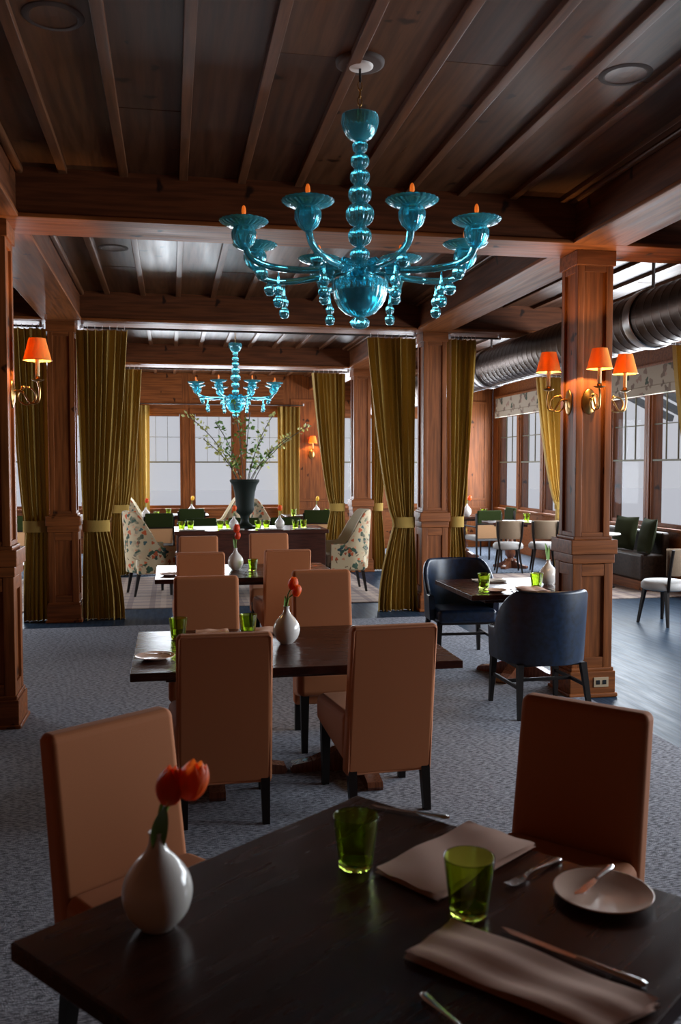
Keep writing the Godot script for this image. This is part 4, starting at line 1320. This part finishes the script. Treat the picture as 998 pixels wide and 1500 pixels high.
	for k in 3:
		var s: Array = spots[k]
		table("pale set table %s" % s[2], Vector3(s[0], 0.014, s[1]), 0.0, 0.95, 0.8, [[0, 0]], 0.80, "table", 0.3)
		setting_dishes("on the table " + s[2], s[0] - 0.12, s[1] + 0.22, 0.815)
		vase("bud vase on the table " + s[2], Vector3(s[0] + 0.15, 0.815, s[1] + 0.1), 0.95)
		tulip("flower in the bud vase on the table " + s[2], Vector3(s[0] + 0.15, 1.01, s[1] + 0.1), Vector3(s[0] + 0.17, 1.14, s[1] + 0.1), ["tulip_red", "tulip_yellow", "tulip_yellow"][k], 1.3)
		tumbler("green tumbler on the table " + s[2], Vector3(s[0] - 0.3, 0.815, s[1] + 0.15), 1.0, true)
		tumbler("green tumbler beside the napkin on the table " + s[2], Vector3(s[0] + 0.34, 0.815, s[1] + 0.2), 1.0, true)
	green_chair("green backed chair at the table near the straight curtain", Vector3(-0.2, 0.014, -15.6), 0.1)
	green_chair("green backed chair at the table under the middle far window", Vector3(0.38, 0.014, -17.2), 0.0)
	green_chair("green backed chair at the table below the wall sconce", Vector3(2.62, 0.014, -16.3), -0.1)
	wing_chair("floral wing chair turned sideways near the straight curtain", Vector3(-0.86, 0.014, -18.15), -PI / 2, "floral wing chairs by the far windows")
	wing_chair("floral wing chair turned sideways under the middle far window", Vector3(1.36, 0.014, -18.1), PI / 2, "floral wing chairs by the far windows")
	wing_chair("floral wing chair turned sideways between far window and sconce", Vector3(1.52, 0.014, -17.35), -PI / 2, "floral wing chairs by the far windows")
	# beyond the dim aisle
	table("set table glimpsed in the dim aisle past the single sconce", Vector3(-2.6, 0.014, -16.2), 0.0, 1.0, 0.9, [[0, 0]], 0.78)
	green_chair("green backed chair glimpsed in the dim aisle", Vector3(-2.45, 0.014, -15.2), 0.0)
	# window aisle
	green_chair("tan and green backed chair in the window aisle", Vector3(5.645, 0.014, -15.55), 0.1)
	spot_chair("spotted chair with white seat next to the tan and green chair", Vector3(5.42, 0.014, -13.92), -0.25)
	spot_chair("spotted chair with white seat between two like it", Vector3(6.0, 0.014, -13.85), -0.3)
	spot_chair("spotted chair with white seat half behind the pillar", Vector3(6.6, 0.014, -13.75), -0.1)
	spot_chair("spotted chair standing alone on the dark wooden floor", Vector3(5.52, 0.0, -8.98), 0.35)
	green_chair("green armchair facing the tan and green chair across its table", Vector3(6.45, 0.014, -16.6), PI / 2)
	table("pale set table among the spotted chairs", Vector3(5.75, 0.014, -14.75), 0.0, 0.85, 0.6, [[0, 0]], 0.80, "table", 0.3)
	setting_dishes("among the spotted chairs", 5.62, -14.66, 0.815)
	tumbler("bright green tumbler among the spotted chairs", Vector3(6.02, 0.815, -14.7), 1.1, true)
	table("pale set table beside the corner curtain", Vector3(5.55, 0.014, -16.7), 0.0, 0.95, 0.9, [[0, 0]], 0.80, "table", 0.3)
	vase("white vase with red tulips beside the corner curtain", Vector3(5.55, 0.815, -16.5), 1.1)
	tulip("red tulip beside the corner curtain", Vector3(5.55, 1.04, -16.5), Vector3(5.60, 1.16, -16.5), "tulip_orange", 1.5)
	tumbler("green tumbler beside the corner curtain", Vector3(5.85, 0.815, -16.4), 1.1, true)
	# banquette
	var bq := thing("banquette", "brown leather banquette bench under the windows", "bench", Vector3(6.66, 0.014, -12.38))
	part(bq, "plinth", bx(Vector3(0.40, 0.14, 1.64), 0.004), M.pine_z, Vector3(0.02, 0.07, 0))
	part(bq, "seat", bx(Vector3(0.46, 0.38, 1.68), 0.04, 3), M.leather, Vector3(-0.01, 0.33, 0))
	part(bq, "back_cushion", bx(Vector3(0.12, 0.36, 1.68), 0.035, 3), M.leather, Vector3(0.13, 0.64, 0))
	for q in [["dark green cushion leaning at the open end of the banquette", -11.72, -0.15], ["dark green cushion farther along the banquette", -12.35, 0.2]]:
		var c := thing("cushion", q[0], "cushion", Vector3(6.60, 0.78, q[1]), -PI / 2 + q[2], "banquette cushions")
		var rows := []
		var cm := MB.new()
		for sgn in [1.0, -1.0]:
			rows = []
			for i in 13:
				var r := PackedVector3Array()
				for j in 13:
					var x := lerpf(-1, 1, i / 12.0)
					var yy := lerpf(-1, 1, j / 12.0)
					var puff := 0.075 * pow(maxf((1.0 - x * x) * (1.0 - yy * yy), 0.0), 0.45)
					var pinch := 1.0 - 0.07 * (1.0 - absf(x)) * absf(yy) - 0.0
					var pinch2 := 1.0 - 0.07 * (1.0 - absf(yy)) * absf(x)
					r.append(Vector3(x * 0.25 * pinch2, yy * 0.25 * pinch, sgn * puff))
				rows.append(r)
			cm.grid(rows, false, sgn < 0)
		part(c, "cover", cm.mesh(), M.cushion, Vector3.ZERO, Vector3(-0.2, 0, 0))
	var st := thing("side_table", "small round table before the banquette", "table", Vector3(6.12, 0.014, -12.15))
	part(st, "top", lat([Vector2(0.0, 0.755), Vector2(0.26, 0.755), Vector2(0.27, 0.765), Vector2(0.27, 0.775), Vector2(0.26, 0.782), Vector2(0.0, 0.782)], 32), M.napkin_white)
	part(st, "stem", tub([Vector3(0, 0.02, 0), Vector3(0, 0.755, 0)], 0.03, 10), M.leg)
	part(st, "base", lat([Vector2(0.0, 0.0), Vector2(0.2, 0.0), Vector2(0.2, 0.015), Vector2(0.03, 0.03), Vector2(0.0, 0.03)], 28), M.leg)

# ------------------------------------------------------------------ camera, light, exposure, then the scene
const WIN_ENERGY := 5.5
const SCONCE_ENERGY := 0.42

func _ready() -> void:
	var F := 1326.0
	var pitch := atan(66.0 / F)
	var yaw := atan(249.0 * cos(pitch) / F)
	var fw := Vector3(sin(yaw) * cos(pitch), -sin(pitch), -cos(yaw) * cos(pitch))
	var rt := Vector3(cos(yaw), 0, sin(yaw))
	var cam := Camera3D.new()
	cam.name = "camera"
	add_child(cam)
	cam.transform = Transform3D(Basis(rt, rt.cross(fw), -fw), Vector3(0, 1.75, 0))
	cam.fov = rad_to_deg(2.0 * atan(750.0 / F))
	cam.near = 0.05
	cam.far = 300.0
	cam.current = true
	var at := CameraAttributesPhysical.new()
	at.frustum_focal_length = 24.0 * F / 1500.0
	at.frustum_focus_distance = 6.5
	at.exposure_aperture = 2.6
	at.frustum_near = 0.05
	at.frustum_far = 300.0
	cam.attributes = at
	var env := Environment.new()
	env.tonemap_mode = Environment.TONE_MAPPER_LINEAR
	env.tonemap_exposure = 1.0
	env.background_mode = Environment.BG_SKY
	var sky := Sky.new()
	var sm := ProceduralSkyMaterial.new()
	var pale := Color8(192, 194, 202)
	sm.sky_top_color = pale
	sm.sky_horizon_color = pale
	sm.ground_bottom_color = pale
	sm.ground_horizon_color = pale
	sm.sun_angle_max = 0.0
	sky.sky_material = sm
	env.sky = sky
	env.sdfgi_enabled = true
	env.ssao_enabled = true
	env.ssil_enabled = true
	var we := WorldEnvironment.new()
	we.name = "environment"
	we.environment = env
	add_child(we)
	make_materials()
	build_shell()
	build_fixtures()
	build_curtains()
	build_lamps()
	build_near()
	build_far()
